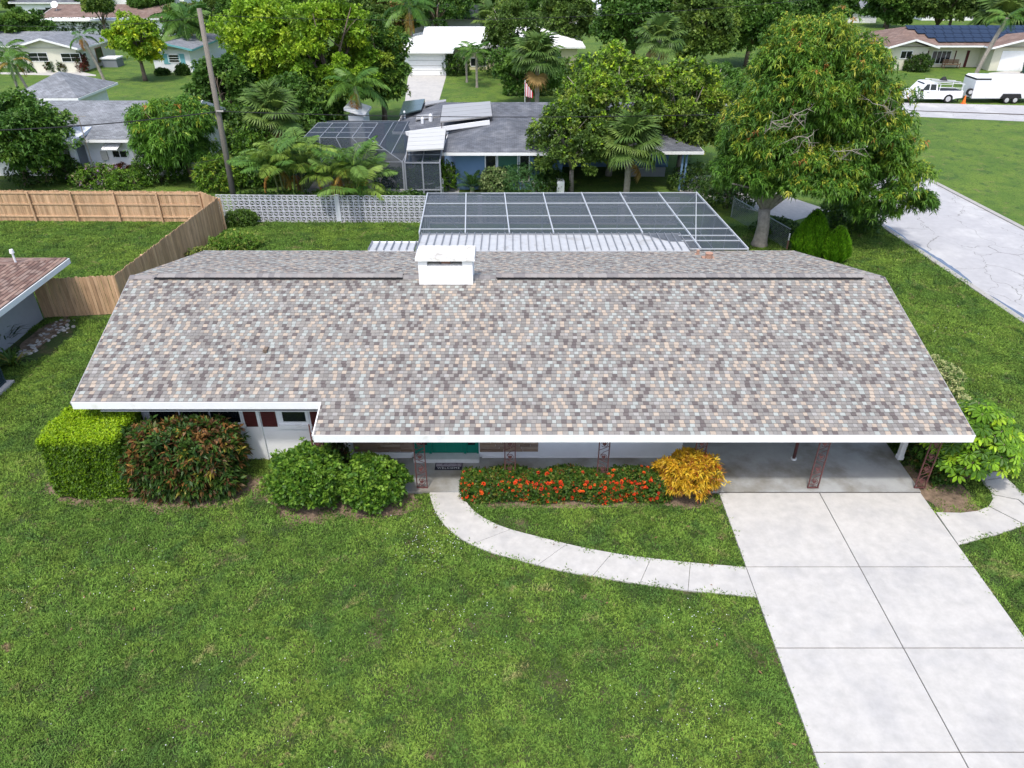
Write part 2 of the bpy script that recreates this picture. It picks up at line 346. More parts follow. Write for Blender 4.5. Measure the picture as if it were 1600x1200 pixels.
polypart([(1533.5, 751.5), (1500, 722), (1522, 712), (1556, 733), (1570, 746.5)], 'concrete_slab', sw, CONC, -.04, .045)

# road on the right, with gutter and kerb
def roadmat():
    m = mat('road_asphalt', (.40, .40, .41), .9, .10, 2.5, bump=.15, bscale=50, col2=(.47, .47, .47), c2scale=.35)
    n = m.node_tree.nodes; l = m.node_tree.links; b = n['Principled BSDF']; src = b.inputs['Base Color'].links[0].from_socket
    g = n.new('ShaderNodeNewGeometry'); ns = n.new('ShaderNodeTexNoise'); ns.inputs['Scale'].default_value = .9; ns.inputs['Detail'].default_value = 5; l.new(g.outputs['Position'], ns.inputs[0])
    vm = n.new('ShaderNodeVectorMath'); vm.operation = 'MULTIPLY_ADD'; vm.inputs[1].default_value = (1.6, 1.6, 0); l.new(ns.outputs['Color'], vm.inputs[0]); l.new(g.outputs['Position'], vm.inputs[2])
    mp = n.new('ShaderNodeMapping'); mp.inputs['Scale'].default_value = (1, .6, 0); l.new(vm.outputs[0], mp.inputs[0])
    v = n.new('ShaderNodeTexVoronoi'); v.feature = 'DISTANCE_TO_EDGE'; v.inputs['Scale'].default_value = .42; l.new(mp.outputs[0], v.inputs[0])
    r = n.new('ShaderNodeMapRange'); r.inputs[1].default_value = .001; r.inputs[2].default_value = .007; l.new(v.outputs[0], r.inputs[0])
    x = n.new('ShaderNodeMix'); x.data_type = 'RGBA'; x.inputs[6].default_value = (.22, .22, .21, 1); l.new(src, x.inputs[7]); l.new(r.outputs[0], x.inputs[0]); l.new(x.outputs[2], b.inputs['Base Color'])
    return m
ROAD = roadmat()
pL = P(1380, 352), P(1600, 500); dL = (pL[1] - pL[0]).normalized(); pR = P(1465, 285), P(1600, 350)
A0 = pL[0] - dL * 34; A1 = pL[1] + dL * 40; dRr = (pR[1] - pR[0]).normalized(); dl = (dL + dRr).normalized()
W_ = 7.4; nx = Vector((-dL.y, dL.x, 0)); nx = nx if nx.x > 0 else -nx
m = MB(); m.face([A0 + Vector((0, 0, .008)), A1 + Vector((0, 0, .008)), A1 + nx * W_ + Vector((0, 0, .008)), A0 + nx * W_ + Vector((0, 0, .008))]); struct(m, 'side_road', ROAD)
GUT = mat('gutter_concrete', (.36, .35, .33), .85, .2, 4)
for off, nm in ((0, 'kerb'), (W_, 'kerb')):
    m = MB(); m.beam(A0 + nx * (off + (-.15 if off == 0 else .15)) + Vector((0, 0, .03)), A1 + nx * (off + (-.15 if off == 0 else .15)) + Vector((0, 0, .03)), .30, .08); struct(m, nm, GUT)
# wet gutter: still rain water along the near kerb
WATER = mat('gutter_water', (.12, .155, .22), .12, .1, 2, spec=.8)  # blue of the reflected sky is put into the base colour
rr = random.Random(4); pts1 = []; pts2 = []
for t0, t1, w in ((-.6, 2.6, .22), (2.8, 8.2, .34), (8.9, 26, .42)):
    m = MB(); n_ = 22; a_ = []; b_ = []
    for i in range(n_ + 1):
        q = pL[0] + dL * (t0 + (t1 - t0) * i / n_); k = math.sin(math.pi * i / n_) ** .4
        a_.append(q + nx * (.01) + Vector((0, 0, .014))); b_.append(q + nx * (.02 + w * k * rr.uniform(.8, 1.1)) + Vector((0, 0, .014)))
    for i in range(n_): m.face([a_[i], a_[i + 1], b_[i + 1], b_[i]])
    struct(m, 'gutter_water', WATER)
# cross street beyond
m = MB(); c0 = P(1400, 181); c1 = P(1600, 190); c2 = P(1600, 165); c3 = P(1400, 160)
e0 = c0 + (c0 - c1) * 1.6; e3 = c3 + (c3 - c2) * 1.6; e1 = c1 + (c1 - c0) * 5; e2 = c2 + (c2 - c3) * 5
m.face([(p.x, p.y, .012) for p in (e0, e1, e2, e3)]); struct(m, 'cross_street', ROAD)
m = MB(); m.face([(p.x, p.y, .016) for p in (P(1420, 172.5), P(1600, 178.5), P(1600, 180), P(1420, 173.6))]); struct(m, 'tar_seam', DARKJ)
# neighbours' drives
def flat(pxs, name, mt, z): 
    m = MB(); m.face([(P(*p).x, P(*p).y, z) for p in pxs]); return struct(m, name, mt)
flat([(1058, 268), (1062, 300), (1180, 330), (1240, 345), (1300, 330), (1180, 290), (1120, 276)], 'neighbour_driveway', CONC, .010)
flat([(632, 165), (684, 165), (698, 116), (638, 116)], 'far_driveway', CONC, .010)
flat([(1540, 122), (1640, 135), (1680, 113), (1570, 111), (1545, 114)], 'far_driveway', CONC, .010)
flat([(0, 113), (130, 113), (150, 117), (150, 119), (128, 119), (0, 116)], 'border_path', CONC, .010)
flat([(160, 277), (175, 270), (235, 273), (235, 277), (180, 277), (165, 290), (150, 290)], 'garden_path', CONC, .010)

# ================================================================== MAIN HOUSE
SL = .26; YR = 23.43; ZR = 4.23
def zf(y): return ZR - SL * abs(YR - y)
def XL(y): return np.interp(y, [17.8, 23.4, 30.2], [-12.78, -13.15, -13.42])
def XR(y): return np.interp(y, [16.6, 23.4, 30.2], [12.88, 12.82, 12.28])
YF = 16.60; YFL = 17.80; YB = 30.15; XS = float(P(489, 681, zf(YF)).x)
house = T('ranch_house', 'long white house with mottled shingle roof, central chimney and open carport', 'house', (0, 18.6, 0))
TH = .16
def planpoly(pts, th=TH):
    m = MB(); top = [(x, y, zf(y)) for x, y in pts]; bot = [(x, y, zf(y) - th) for x, y in pts]; m.hexa(bot, top); return m
rf = planpoly([(XL(YFL), YFL), (XS, YFL), (XS, YF), (XR(YF), YF), (XR(YR), YR), (XL(YR), YR)])
rb = planpoly([(XL(YR), YR), (XR(YR), YR), (XR(YB), YB), (XL(YB), YB)]); k_ = len(rf.v)
roof = rf.build('roof', SHBASE, house); roofb = rb.build('roof', SHBASE, house)
loop = [(XL(YFL), YFL), (XS, YFL), (XS, YF), (XR(YF), YF), (XR(YR), YR), (XR(YB), YB), (XL(YB), YB), (XL(YR), YR)]
for i in range(len(loop)):
    a = loop[i]; b = loop[(i + 1) % len(loop)]; pa = Vector((a[0], a[1], zf(a[1]) - .115)); pb = Vector((b[0], b[1], zf(b[1]) - .115)); d = (pb - pa); d.z = 0; d.normalize(); n_ = Vector((d.y, -d.x, 0))
    m = MB(); ex = d * .018 if i not in (0, 1) else Vector((0, 0, 0))
    rake = i in (3, 4, 6, 7)
    if rake: pa.z += .04; pb.z += .04
    m.beam(pa + n_ * .018 - (ex if i != 2 else Vector((0, 0, 0))), pb + n_ * .018 + ex, .034, .23 if not rake else .12); m.build('fascia', DRIP if rake else WHITE, roof if i < 4 else roofb)
# shingle tabs
PAL = [(1, (.27, .26, .25)), (1, (.23, .22, .21)), (1, (.125, .108, .105)), (1, (.375, .315, .255)), (1, (.315, .335, .315)), (1, (.30, .29, .275))]
PALW = np.array([p[0] for p in PAL]); PALW = PALW / PALW.sum(); PALC = [p[1] for p in PAL]
rnd = random.Random(11)
def tab(mb, x0, x1, y0, y1, sgn, t, col, zfun=zf):     # y0 = lower (eave) edge, y1 = upper edge
    b0 = zfun(y0) + .003; b1 = zfun(y1) + .002
    A = [(x0, y0, b0), (x1, y0, b0), (x1, y1, b1), (x0, y1, b1)]; B = [(x0, y0, b0 + t), (x1, y0, b0 + t), (x1, y1, b1 + .003), (x0, y1, b1 + .003)]
    if sgn < 0: A = A[::-1]; B = B[::-1]
    k = len(mb.v); mb.v += A + B
    mb.f.append([k + 4, k + 5, k + 6, k + 7])
    if sgn > 0: mb.f += [[k, k + 1, k + 5, k + 4], [k + 1, k + 2, k + 6, k + 5], [k + 3, k, k + 4, k + 7]]
    else: mb.f += [[k + 2, k + 3, k + 7, k + 6], [k + 1, k + 2, k + 6, k + 5], [k + 3, k, k + 4, k + 7]]
    mb.c += [col] * 4
EXPO = .1385 / math.sqrt(1 + SL * SL)
def courses(ylow, yhigh, sgn):
    n = int(round(abs(yhigh - ylow) / EXPO)); e = abs(yhigh - ylow) / n
    for i in range(n):
        y0 = ylow + sgn * e * i; yield i, y0, y0 + sgn * (e - .010)
CTR = [0]
def colr():
    CTR[0] += 1
    if CTR[0] % 2 or rnd.random() < .14: c = rnd.choice([(.228, .215, .198), (.203, .192, .178), (.255, .240, .220), (.218, .209, .197)])
    else: c = PALC[2 + int(np.searchsorted([.27, .61, .90], rnd.random()))]
    f = rnd.uniform(.92, 1.08) * 1.07; return (c[0] * f, c[1] * f, c[2] * f)
front = MB(); single = []
for i, y0, y1 in courses(YF, YR - .08, 1):
    xa = XS if y0 < YFL - .01 else XL(y0); xb = XR(y0); x = xa - rnd.uniform(0, .12)
    while x < xb - .01:
        w = rnd.choice([.145, .15, .135, .16, .12]); a = max(x, xa); b = min(x + w - .007, xb)
        if b - a > .02:
            args = (a, b, y0, y1, 1, rnd.uniform(.006, .014), colr())
            if i < 3 and len(single) < 299: single.append(args)
            else: tab(front, *args)
        x += w
front.build('shingles', SHING, roof, kind='stuff')
for a in single:
    m = MB(); tab(m, *a); m.build('shingle', SHING, roof, origin=(a[0], a[2], zf(a[2])))
back = MB()
for i, y0, y1 in courses(YB, YR + .08, -1):
    xa = XL(y0); xb = XR(y0); x = xa - rnd.uniform(0, .12)
    while x < xb - .01:
        w = rnd.choice([.145, .15, .135, .16, .12]); a = max(x, xa); b = min(x + w - .007, xb)
        if b - a > .02: tab(back, a, b, y0, y1, -1, rnd.uniform(.004, .010), colr())
        x += w
back.build('shingles', SHING, roofb, kind='stuff')
# ridge caps: raised ridge vent, black to paint its shadow gap, with cap shingles, plain caps between
VENT_SHADOW = mat('ridge_vent_shadow', (.012, .012, .014), .7, 0)
def xrow(px): return PY(px, 437, YR - .1).x
vents = [(xrow(243), xrow(630)), (xrow(777), xrow(1345))]
for a, b in vents:
    m = MB(); m.hexa([(a, YR - .20, ZR - .07), (b, YR - .20, ZR - .07), (b, YR + .17, ZR - .07), (a, YR + .17, ZR - .07)], [(a, YR - .20, ZR + .012), (b, YR - .20, ZR + .012), (b, YR + .17, ZR + .012), (a, YR + .17, ZR + .012)]); m.build('ridge_vent_shadow', VENT_SHADOW, roof)
capm = []
for c_ in [(.24, .23, .225), (.20, .19, .19), (.28, .265, .255), (.26, .24, .23)]:
    m = MB(); L_ = .205
    for s_ in (-1, 1):
        m.face([(0, 0, .045), (L_, 0, .035), (L_, s_ * .17, .035 - .055), (0, s_ * .17, .045 - .055)][::-s_], c_)
        m.face([(0, s_ * .17, -.01), (L_, s_ * .17, -.02), (L_, s_ * .17, -.036), (0, s_ * .17, -.026)][::-s_], c_)
    m.face([(0, 0, .045), (0, -.17, -.01), (0, -.17, -.026), (0, 0, .02), (0, .17, -.026), (0, .17, -.01)], c_)
    capm.append(m.mesh('ridge_cap', SHING))
x = XL(YR)
while x < XR(YR) - .2:
    on = any(a - .05 <= x < b - .1 for a, b in vents); put(rnd.choice(capm), 'ridge_cap', roof, (x, YR, ZR + (.062 if on else -.0)), (0, 0, 0)); x += .2
# chimney
CH = [P(653, 445, 4.0).x, 0]; ycf = None
for yy in np.arange(20, 24, .01):
    q = PY(696, 445, yy)
    if q.z < zf(yy): ycf = float(yy); break
cx0 = PY(655, 440, ycf).x; cx1 = PY(739, 440, ycf).x; ztop = PY(696, 407, ycf).z
ch = T('chimney', 'white painted square chimney with stained cap and smoke openings on the ridge', 'chimney', ((cx0 + cx1) / 2, ycf + .45, zf(ycf)))
zo0 = PY(696, 415.5, ycf).z
m = MB(); yb = ycf + .95; m.box(cx0, ycf, zf(ycf) - .3, cx1, yb, zo0); m.build('stack', CHIMW, ch)
ox0 = PY(667, 411, ycf).x; ox1 = PY(722, 411, ycf).x; om0 = PY(687, 411, ycf).x; om1 = PY(704, 411, ycf).x
m = MB(); m.box(cx0 + .003, ycf + .003, zo0, ox0, yb - .003, ztop); m.box(ox1, ycf + .003, zo0, cx1 - .003, yb - .003, ztop); m.box(ox0, yb - .12, zo0, ox1, yb - .006, ztop); m.build('pier', CHIMW, ch)
FLUE = mat('flue_clay', (.30, .17, .12), .9, .2, 8)
m = MB(); m.box(om0 + .03, ycf + .2, zo0, om1 - .03, ycf + .6, ztop - .003); m.build('flue', FLUE, ch)
for a_, b_ in ((ox0, om0), (om1, ox1)): m = MB(); m.box(a_ + .02, ycf + .1, zo0, b_ - .02, ycf + .5, zo0 + .04); m.build('mortar_bed', GUT, ch)
m = MB(); m.hexa([(cx0 - .09, ycf - .08, ztop), (cx1 + .09, ycf - .08, ztop), (cx1 + .09, yb + .08, ztop), (cx0 - .09, yb + .08, ztop)], [(cx0 - .07, ycf - .06, ztop + .13), (cx1 + .07, ycf - .06, ztop + .13), (cx1 + .07, yb + .06, ztop + .13), (cx0 - .07, yb + .06, ztop + .13)])
m.build('cap', mat('chimney_cap', (.72, .72, .70), .9, .15, 6, bump=.4, bscale=20, col2=(.30, .27, .22), c2scale=2.2, c2lo=.52, c2hi=.70), ch)
# vent pipes on the rear slope
TERRA = mat('terracotta_vent', (.42, .25, .18), .8, .1, 8)
def yroof(px, py, lo=23.6, hi=30):
    for yy in np.arange(lo, hi, .02):
        q = PY(px, py, yy)
        if q.z < zf(yy): return q
    return PY(px, py, hi)
for (px, py, r, h, lab) in ((1107, 404, .16, .24, 'larger one'), (1090, 398, .07, .2, 'small one')):
    q = yroof(px, py); m = MB(); m.tube([(q.x, q.y, zf(q.y) - .05), (q.x, q.y, zf(q.y) + h * .7), (q.x, q.y, zf(q.y) + h)], [r * .9, r * .9, r], 14); m.box(q.x - r * 1.5, q.y - r * 1.5, zf(q.y) - .04, q.x + r * 1.5, q.y + r * 1.5, zf(q.y) + .02)
    m.build('roof_vent', TERRA, roofb, label='terracotta coloured roof vent, ' + lab)
q = None
for yy in np.arange(17, 23.4, .01):
    q = PY(416, 548, yy)
    if q.z < zf(yy): break
m = MB(); m.box(q.x - .05, q.y - .14, zf(q.y), q.x + .06, q.y + .1, zf(q.y) + .09); m.build('pipe_boot', BARK, roof)

# walls
YW = 18.66; XW0 = -12.3; XW1 = 5.39
def wall_holes(o, d, n, L, z0, z1, holes, th=.2):
    m = MB(); us = sorted({0, L, *[h[0] for h in holes], *[h[1] for h in holes]}); zs = sorted({z0, z1, *[h[2] for h in holes], *[h[3] for h in holes]})
    for i in range(len(us) - 1):
        for k in range(len(zs) - 1):
            uc = (us[i] + us[i + 1]) / 2; zc = (zs[k] + zs[k + 1]) / 2
            if any(h[0] < uc < h[1] and h[2] < zc < h[3] for h in holes): continue
            m.obox(o, d, n, us[i], us[i + 1], zs[k], zs[k + 1], -th, 0)
    return m
zw = 2.55
def wx(px, py=650): return PY(px, py, YW).x
wz = lambda py: PY(500, py, YW).z
bigw = (wx(232), wx(378)); smw = (wx(437), wx(482)); sill_z = wz(662)
dX0, dX1 = PY(648, 700, YW).x, PY(748, 700, YW).x
holes = [(bigw[0] - XW0, bigw[1] - XW0, sill_z, 2.35), (smw[0] - XW0, smw[1] - XW0, sill_z, 2.35), (dX0 - XW0, dX1 - XW0, .16, 2.35)]
wall_holes((XW0, YW, 0), (1, 0, 0), (0, -1, 0), XW1 - XW0, 0, zw, holes).build('wall', WHITEW, house)
m = MB(); m.box(XW0, YW + .203, 0, XW0 + .2, 28.6, zw); m.build('wall', WHITEW, house)
m = MB(); m.box(XW1 - .2, YW + .203, 0, XW1, 28.6, zw); m.build('wall', WHITEW, house)
m = MB(); m.box(XW0 + .203, 28.4, 0, XW1 - .203, 28.6, zw); m.build('wall', WHITEW, house)
m = MB(); m.box(XW1 + .003, 25.2, 0, 12.2, 25.4, zw); m.build('wall', WHITEW, house)
def gable(x):
    m = MB(); m.hexa([(x - .1, 18.7, zw + .004), (x + .1, 18.7, zw + .004), (x + .1, 28.2, zw + .004), (x - .1, 28.2, zw + .004)][::1], [(x - .1, 18.7, zf(18.7) - TH - .02), (x + .1, 18.7, zf(18.7) - TH - .02), (x + .1, 28.2, zf(28.2) - TH - .02), (x - .1, 28.2, zf(28.2) - TH - .02)]); return m
for x_ in (XW0 + .1, 11.9):
    m = MB(); m.face([(x_, 18.7, zw), (x_, 28.2, zw), (x_, YR, ZR - TH - .05)]); m.face([(x_ + .05, 18.7, zw), (x_ + .05, YR, ZR - TH - .05), (x_ + .05, 28.2, zw)]); m.build('gable_wall', WHITEW, house)
m = MB(); m.prism([(XW0 + .2, YFL + .1), (XS + .08, YFL + .1), (XS + .08, YF + .1), (12.4, YF + .1), (12.2, 28.2), (XW0 + .2, 28.2)], 2.36, 2.38); m.build('ceiling', SOFF, house)
def window(par, o, d, n, w, z0, z1, cols=1, rows=1, fm=WHITE, fw=.06, proud=.03, rec=.05, gm=GLASS):
    f = MB(); f.obox(o, d, n, 0, w, z0, z0 + fw, -rec, proud); f.obox(o, d, n, 0, w, z1 - fw, z1, -rec, proud)
    f.obox(o, d, n, 0, fw, z0 + fw, z1 - fw, -rec, proud); f.obox(o, d, n, w - fw, w, z0 + fw, z1 - fw, -rec, proud)
    cw = (w - 2 * fw) / cols; rh = (z1 - z0 - 2 * fw) / rows
    for i in range(1, cols): f.obox(o, d, n, fw + cw * i - fw * .35, fw + cw * i + fw * .35, z0 + fw, z1 - fw, -rec + .003, proud - .006)
    for i in range(1, rows): f.obox(o, d, n, fw, w - fw, z0 + fw + rh * i - fw * .3, z0 + fw + rh * i + fw * .3, -rec + .006, proud - .009)
    fo = f.build('window', fm, par)
    p = MB(); p.obox(o, d, n, fw * .5, w - fw * .5, z0 + fw * .5, z1 - fw * .5, -rec + .008, proud - .022); p.build('pane', gm, fo)
    return fo
D_, N_ = (1, 0, 0), (0, -1, 0)
window(house, (bigw[0], YW, 0), D_, N_, bigw[1] - bigw[0], sill_z, 2.35, cols=3)
window(house, (smw[0], YW, 0), D_, N_, smw[1] - smw[0], sill_z, 2.35, cols=1, rows=2, fw=.09)
s_ = MB(); s_.obox((smw[0] - .08, YW, 0), D_, N_, 0, smw[1] - smw[0] + .16, sill_z - .14, sill_z - .003, .002, .09); s_.build('window_sill', WHITE, house)
s_ = MB(); s_.obox((bigw[0] - .08, YW, 0), D_, N_, 0, bigw[1] - bigw[0] + .16, sill_z - .12, sill_z - .003, .002, .09); s_.build('window_sill', WHITE, house)
for a, b in ((207, 227), (381, 402), (408, 431), (485, 508)):
    xa, xb = wx(a), wx(b); m = MB(); m.obox((xa, YW, 0), D_, N_, 0, xb - xa, wz(666), 2.36, .004, .03)
    for i in range(11): m.obox((xa, YW, 0), D_, N_, .05, xb - xa - .05, wz(666) + .08 + i * .085, wz(666) + .13 + i * .085, .03, .042)
    m.build('shutter', MAROON, house)
for px in (229, 404):
    m = MB(); xa = wx(px); m.obox((xa - .05, YW, 0), D_, N_, 0, .1, .0, 2.5, .004, .06) if px == 404 else m.obox((xa - .08, YW, 0), D_, N_, 0, .14, .0, 2.5, .034, .10); m.build('downpipe', WHITE, house)
# stone veneer panels either side of the door, laid board by board
VEN = [mat('veneer_%d' % i, c, .85, .25, 6, bump=.5, bscale=25, stretch=(1, 1, 6)) for i, c in enumerate([(.34, .24, .17), (.25, .17, .12), (.42, .32, .24), (.30, .22, .17)])]
vr = random.Random(3)
for xa, xb in ((PY(553, 700, YW).x, dX0 - .03), (dX1 + .03, PY(841, 700, YW).x)):
    z = .32
    while z < 2.2:
        x = xa
        while x < xb - .02:
            w = vr.choice([.35, .5, .62, .75]); e = min(x + w, xb)
            if xb - e < .12: e = xb
            if z < 1.5 or True:
                m = MB(); m.box(x + .004, YW - vr.uniform(.025, .05), z + .004, e - .004, YW - .002, z + .096); m.build('veneer_stone', vr.choice(VEN), house, origin=(x, YW, z))
            x = e
        z += .1
# white plinth strip under the veneer and the wall right of it
m = MB(); m.box(PY(553, 700, YW).x, YW - .06, .0, dX0 - .1, YW - .002, .30); m.build('plinth', WHITEW, house)
m = MB(); m.box(dX1 + .1, YW - .06, .0, XW1, YW - .002, .12); m.build('plinth', WHITEW, house)
# door
st = MB(); st.box(dX0 - .02, YW - .32, .101, dX1 + .02, YW + .15, .24); st.build('door_step', mat('step_paint', (.62, .64, .64), .7, .08, 6), house)
dr = MB(); zd = .245
dr.box(dX0, YW - .02, zd, dX0 + .06, YW + .08, 2.35); dr.box(dX1 - .06, YW - .02, zd, dX1, YW + .08, 2.35); dr.box(dX0 + .06, YW - .02, 2.29, dX1 - .06, YW + .08, 2.35)
p1, p2 = PY(673, 700, YW).x, PY(726, 700, YW).x
dr.box(p1 - .05, YW - .03, zd, p1 + .03, YW + .08, 2.29); dr.box(p2 - .03, YW - .03, zd, p2 + .05, YW + .08, 2.29)
door = dr.build('door_frame', TEAL, house)
lf = MB(); lf.box(p1 + .033, YW + .01, zd + .01, p2 - .033, YW + .06, 2.285)
for i in range(2):
    for z0, z1 in ((.35, .85), (.95, 1.6), (1.7, 2.2)):
        w = (p2 - p1 - .066) / 2; a = p1 + .033 + w * i
        lf.box(a + .06, YW - .004, z0, a + w - .06, YW + .01, z1)
dl_ = lf.build('door', TEAL, house)
m = MB(); m.tube([(p2 - .1, YW + .01, 1.15), (p2 - .1, YW - .06, 1.15)], .03, 10); m.build('handle', mat('brass', (.6, .45, .2), .3, 0, metal=1.), dl_)
for a, b in ((dX0 + .063, p1 - .053), (p2 + .053, dX1 - .063)):
    m = MB(); m.box(a, YW + .01, zd + .003, b, YW + .05, .56); s2 = m.build('sidelight', TEAL, house)
    m = MB(); m.box(a + .05, YW + .02, .56, b - .05, YW + .04, 2.28); m.build('pane', GLASS, s2)
    m = MB(); m.box(a, YW + .012, .56, a + .048, YW + .05, 2.285); m.box(b - .048, YW + .012, .56, b, YW + .05, 2.285); m.build('stile', TEAL, s2)
# porch and carport floor
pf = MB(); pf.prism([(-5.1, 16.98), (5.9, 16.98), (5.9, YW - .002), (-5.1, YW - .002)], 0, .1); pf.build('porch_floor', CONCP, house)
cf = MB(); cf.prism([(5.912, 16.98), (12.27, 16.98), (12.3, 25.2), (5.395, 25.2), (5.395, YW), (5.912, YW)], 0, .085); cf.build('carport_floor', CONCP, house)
# crack joint between carport floor and drive: a dark line
m = MB(); m.box(6.21, 16.963, .0, 12.25, 16.977, .062); m.build('expansion_joint', DARKJ, house)
# lattice posts
def lattice(px, py, sx=1, w=.30, label=None, rot=0):
    q = P(px, py, .1); x = q.x; y = 17.14; t = T('porch_post', label, 'post', (x, y, .1), 'wrought iron lattice posts under the eave')
    zt = zf(y) - TH - .1
    for s in (-1, 1):
        m = MB(); m.box(x + s * w / 2 - .016, y - .016, .1, x + s * w / 2 + .016, y + .016, .1 + zt); m.build('upright', IRON, t)
    m = MB(); m.box(x - w / 2 - .02, y - .03, .101, x + w / 2 + .02, y + .03, .115); m.build('foot_plate', IRON, t)
    sc = MB(); n = 5; h = zt / n
    for i in range(n):
        z0 = .12 + h * i; zc = z0 + h * .45; pts = []
        for k in range(13):
            a = -math.pi * .8 + k / 12 * 2 * math.pi * .85; pts.append((x + w * .33 * math.cos(a), y, zc + w * .33 * math.sin(a)))
        sc.tube(pts, .010, 5); sg = 1 if i % 2 else -1
        sc.tube([(x - sg * w * .46, y, z0), (x, y, z0 + h * .13), (x + sg * w * .46, y, z0 + h * .30)], .010, 5)
        sc.tube([(x + sg * w * .3, y, z0 + h * .6), (x, y, z0 + h * .85), (x - sg * w * .46, y, z0 + h)], .010, 5)
        k0 = len(sc.v); lv = [(0, -.07), (.05, -.02), (.065, .03), (.03, .06), (0, .04), (-.03, .06), (-.065, .03), (-.05, -.02)]
        sc.hexa([(x + a, y + .008, zc + b) for a, b in lv], [(x + a, y - .008, zc + b) for a, b in lv])
    sc.build('scrollwork', IRON, t)
lattice(506, 768, label='leftmost iron scroll post, behind the taller green bush at the step in the eave')
lattice(659, 768, label='iron scroll post beside the welcome mat where the curved path begins')
lattice(797, 768, label='iron scroll post behind the left end of the flowering hedge by the stone')
lattice(940, 768, label='iron scroll post behind the middle of the flowering hedge by white wall')
lattice(1087, 768, label='iron scroll post directly behind the yellow croton')
lattice(1273, 768, label='iron scroll post in the middle of the carport opening, over the driveway centre joint')
lattice(1441, 768, label='iron scroll post at the right front corner of the carport, beside the umbrella tree')
q = P(1240, 717, .09); t = T('steel_column', 'thin round brown steel column with white foot inside the carport', 'post', (q.x, q.y, .085))
m = MB(); m.tube([(q.x, q.y, .13), (q.x, q.y, zw)], .05, 12); m.build('shaft', IRON, t, smooth=True)
m = MB(); m.tube([(q.x, q.y, .085), (q.x, q.y, .13)], .09, 12); m.build('foot', WHITE, t)
q = P(1405, 716, .09); t = T('corner_post', 'square white wooden post at the right side of the carport', 'post', (q.x, q.y, .085))
m = MB(); m.box(q.x - .075, q.y - .075, .21, q.x + .075, q.y + .075, zw); m.build('shaft', WHITE, t)
m = MB(); m.box(q.x - .09, q.y - .09, .085, q.x + .09, q.y + .09, .21); m.build('foot', WHITE, t)
# doormat with lettering
mat_z = .1; ma = P(679, 734.5, .1); mb2 = P(722, 718, .1); mx0, mx1, my0, my1 = ma.x, P(722, 734, .1).x, ma.y, 18.33 if mb2.y > 18.33 else mb2.y
t = T('doormat', 'grey doormat reading WELCOME in front of the teal door', 'doormat', ((mx0 + mx1) / 2, (my0 + my1) / 2, .1))
m = MB(); m.box(mx0, my0, .101, mx1, my1, .114); m.build('mat_base', mat('mat_border', (.03, .03, .045), .95, .2, 20), t)
m = MB(); m.box(mx0 + .03, my0 + .16, .1145, mx1 - .03, my1 - .03, .118); m.build('mat_field', mat('mat_field', (.30, .27, .31), .95, .35, 25, col2=(.12, .1, .13), c2scale=14), t)
def text(s, loc, size, m, par, rx=0, name='lettering', ext=.002, xs=1., spacing=1.):
    cu = bpy.data.curves.new(name, 'FONT'); cu.body = s; cu.size = size; cu.extrude = ext; cu.align_x = 'CENTER'; cu.align_y = 'CENTER'; cu.space_character = spacing; cu.materials.append(m)
    tmp = bpy.data.objects.new('tmp', cu); COL.objects.link(tmp); dg = bpy.context.evaluated_depsgraph_get(); me = bpy.data.meshes.new_from_object(tmp.evaluated_get(dg)); bpy.data.objects.remove(tmp)
    o = bpy.data.objects.new(name, me); link(o, par); o.location = Vector(loc) - org(par); o.rotation_euler = (rx, 0, 0); o.scale = (xs, 1, 1); return o
LET = mat('mat_lettering', (.62, .62, .66), .9, 0)
text('WELCOME', ((mx0 + mx1) / 2, my0 + .082, .118), .125, LET, t, xs=1.0, spacing=1.25)
# ================================================================== white patio roof behind the house
RIB_SHADE = mat('rib_shade', (.20, .21, .23), .6, .1, 4)  # dark grey strips that paint the shade along the white metal ribs
ALU = mat('patio_roof_metal', (.46, .48, .50), .55, .12, 2.5, col2=(.27, .26, .24), c2scale=1.1, c2lo=.58, c2hi=.78)
pr = T('patio_roof', 'white ribbed metal patio roof behind the house ridge, stained grey', 'patio roof', (1.8, 31, 0))
def panels(pxl, pxr, ytop, ybot, n, z=2.62, dz=-.12, par=pr):
    yf = P(800, ytop, z + dz).y; yn = P(800, ybot, z).y; x0 = P(pxl, ytop, z + dz).x; x1 = P(pxr, ytop, z + dz).x; w = (x1 - x0) / n; yn = min(yn, 29.9)
    b = MB(); b.box(0, 0, -.04, w - .02, yf - yn, -.005); b.box(-.035, 0, -.04, -.0, yf - yn, .055)
    me = b.mesh('roof_panel', ALU)
    for i in range(n): put(me, 'roof_panel', par, (x0 + w * i, yn, z), (math.atan2(dz, yf - yn), 0, 0))
    rb_ = MB()
    for i in range(n + 1): rb_.beam((x0 + w * i - .025, yn, z + .075), (x0 + w * i - .025, yf, z + dz + .075), .035, .03)
    rb_.build('rib_shades', RIB_SHADE, par, kind='stuff')
    e = MB(); e.box(x0 - .05, yf, z + dz - .13, x1 + .03, yf + .07, z + dz + .03); e.build('gutter', WHITE, par)
    return x0, x1, yf
ex = panels(660, 1062, 366, 392, 34); ex2 = panels(583, 652, 379, 392, 6, z=2.58, dz=-.06)
for x_ in np.linspace(ex[0] + .2, ex[1] - .2, 5):
    m = MB(); m.box(x_ - .04, ex[2] - .1, 0, x_ + .04, ex[2] - .02, 2.45); m.build('post', WHITE, pr)
dk = MB(); dk.prism([(-6.3, 28.61), (10.3, 28.61), (9.9, 38.2), (-4.6, 38.2)], 0, .06); struct(dk, 'patio_deck', CONCP)
pool = MB(); pool.prism([(-2.5, 33.2), (7.2, 33.2), (7.2, 37.2), (-2.5, 37.2)], .061, .066); struct(pool, 'pool_water', mat('pool_water', (.02, .10, .12), .06, .1, 2, spec=.6))

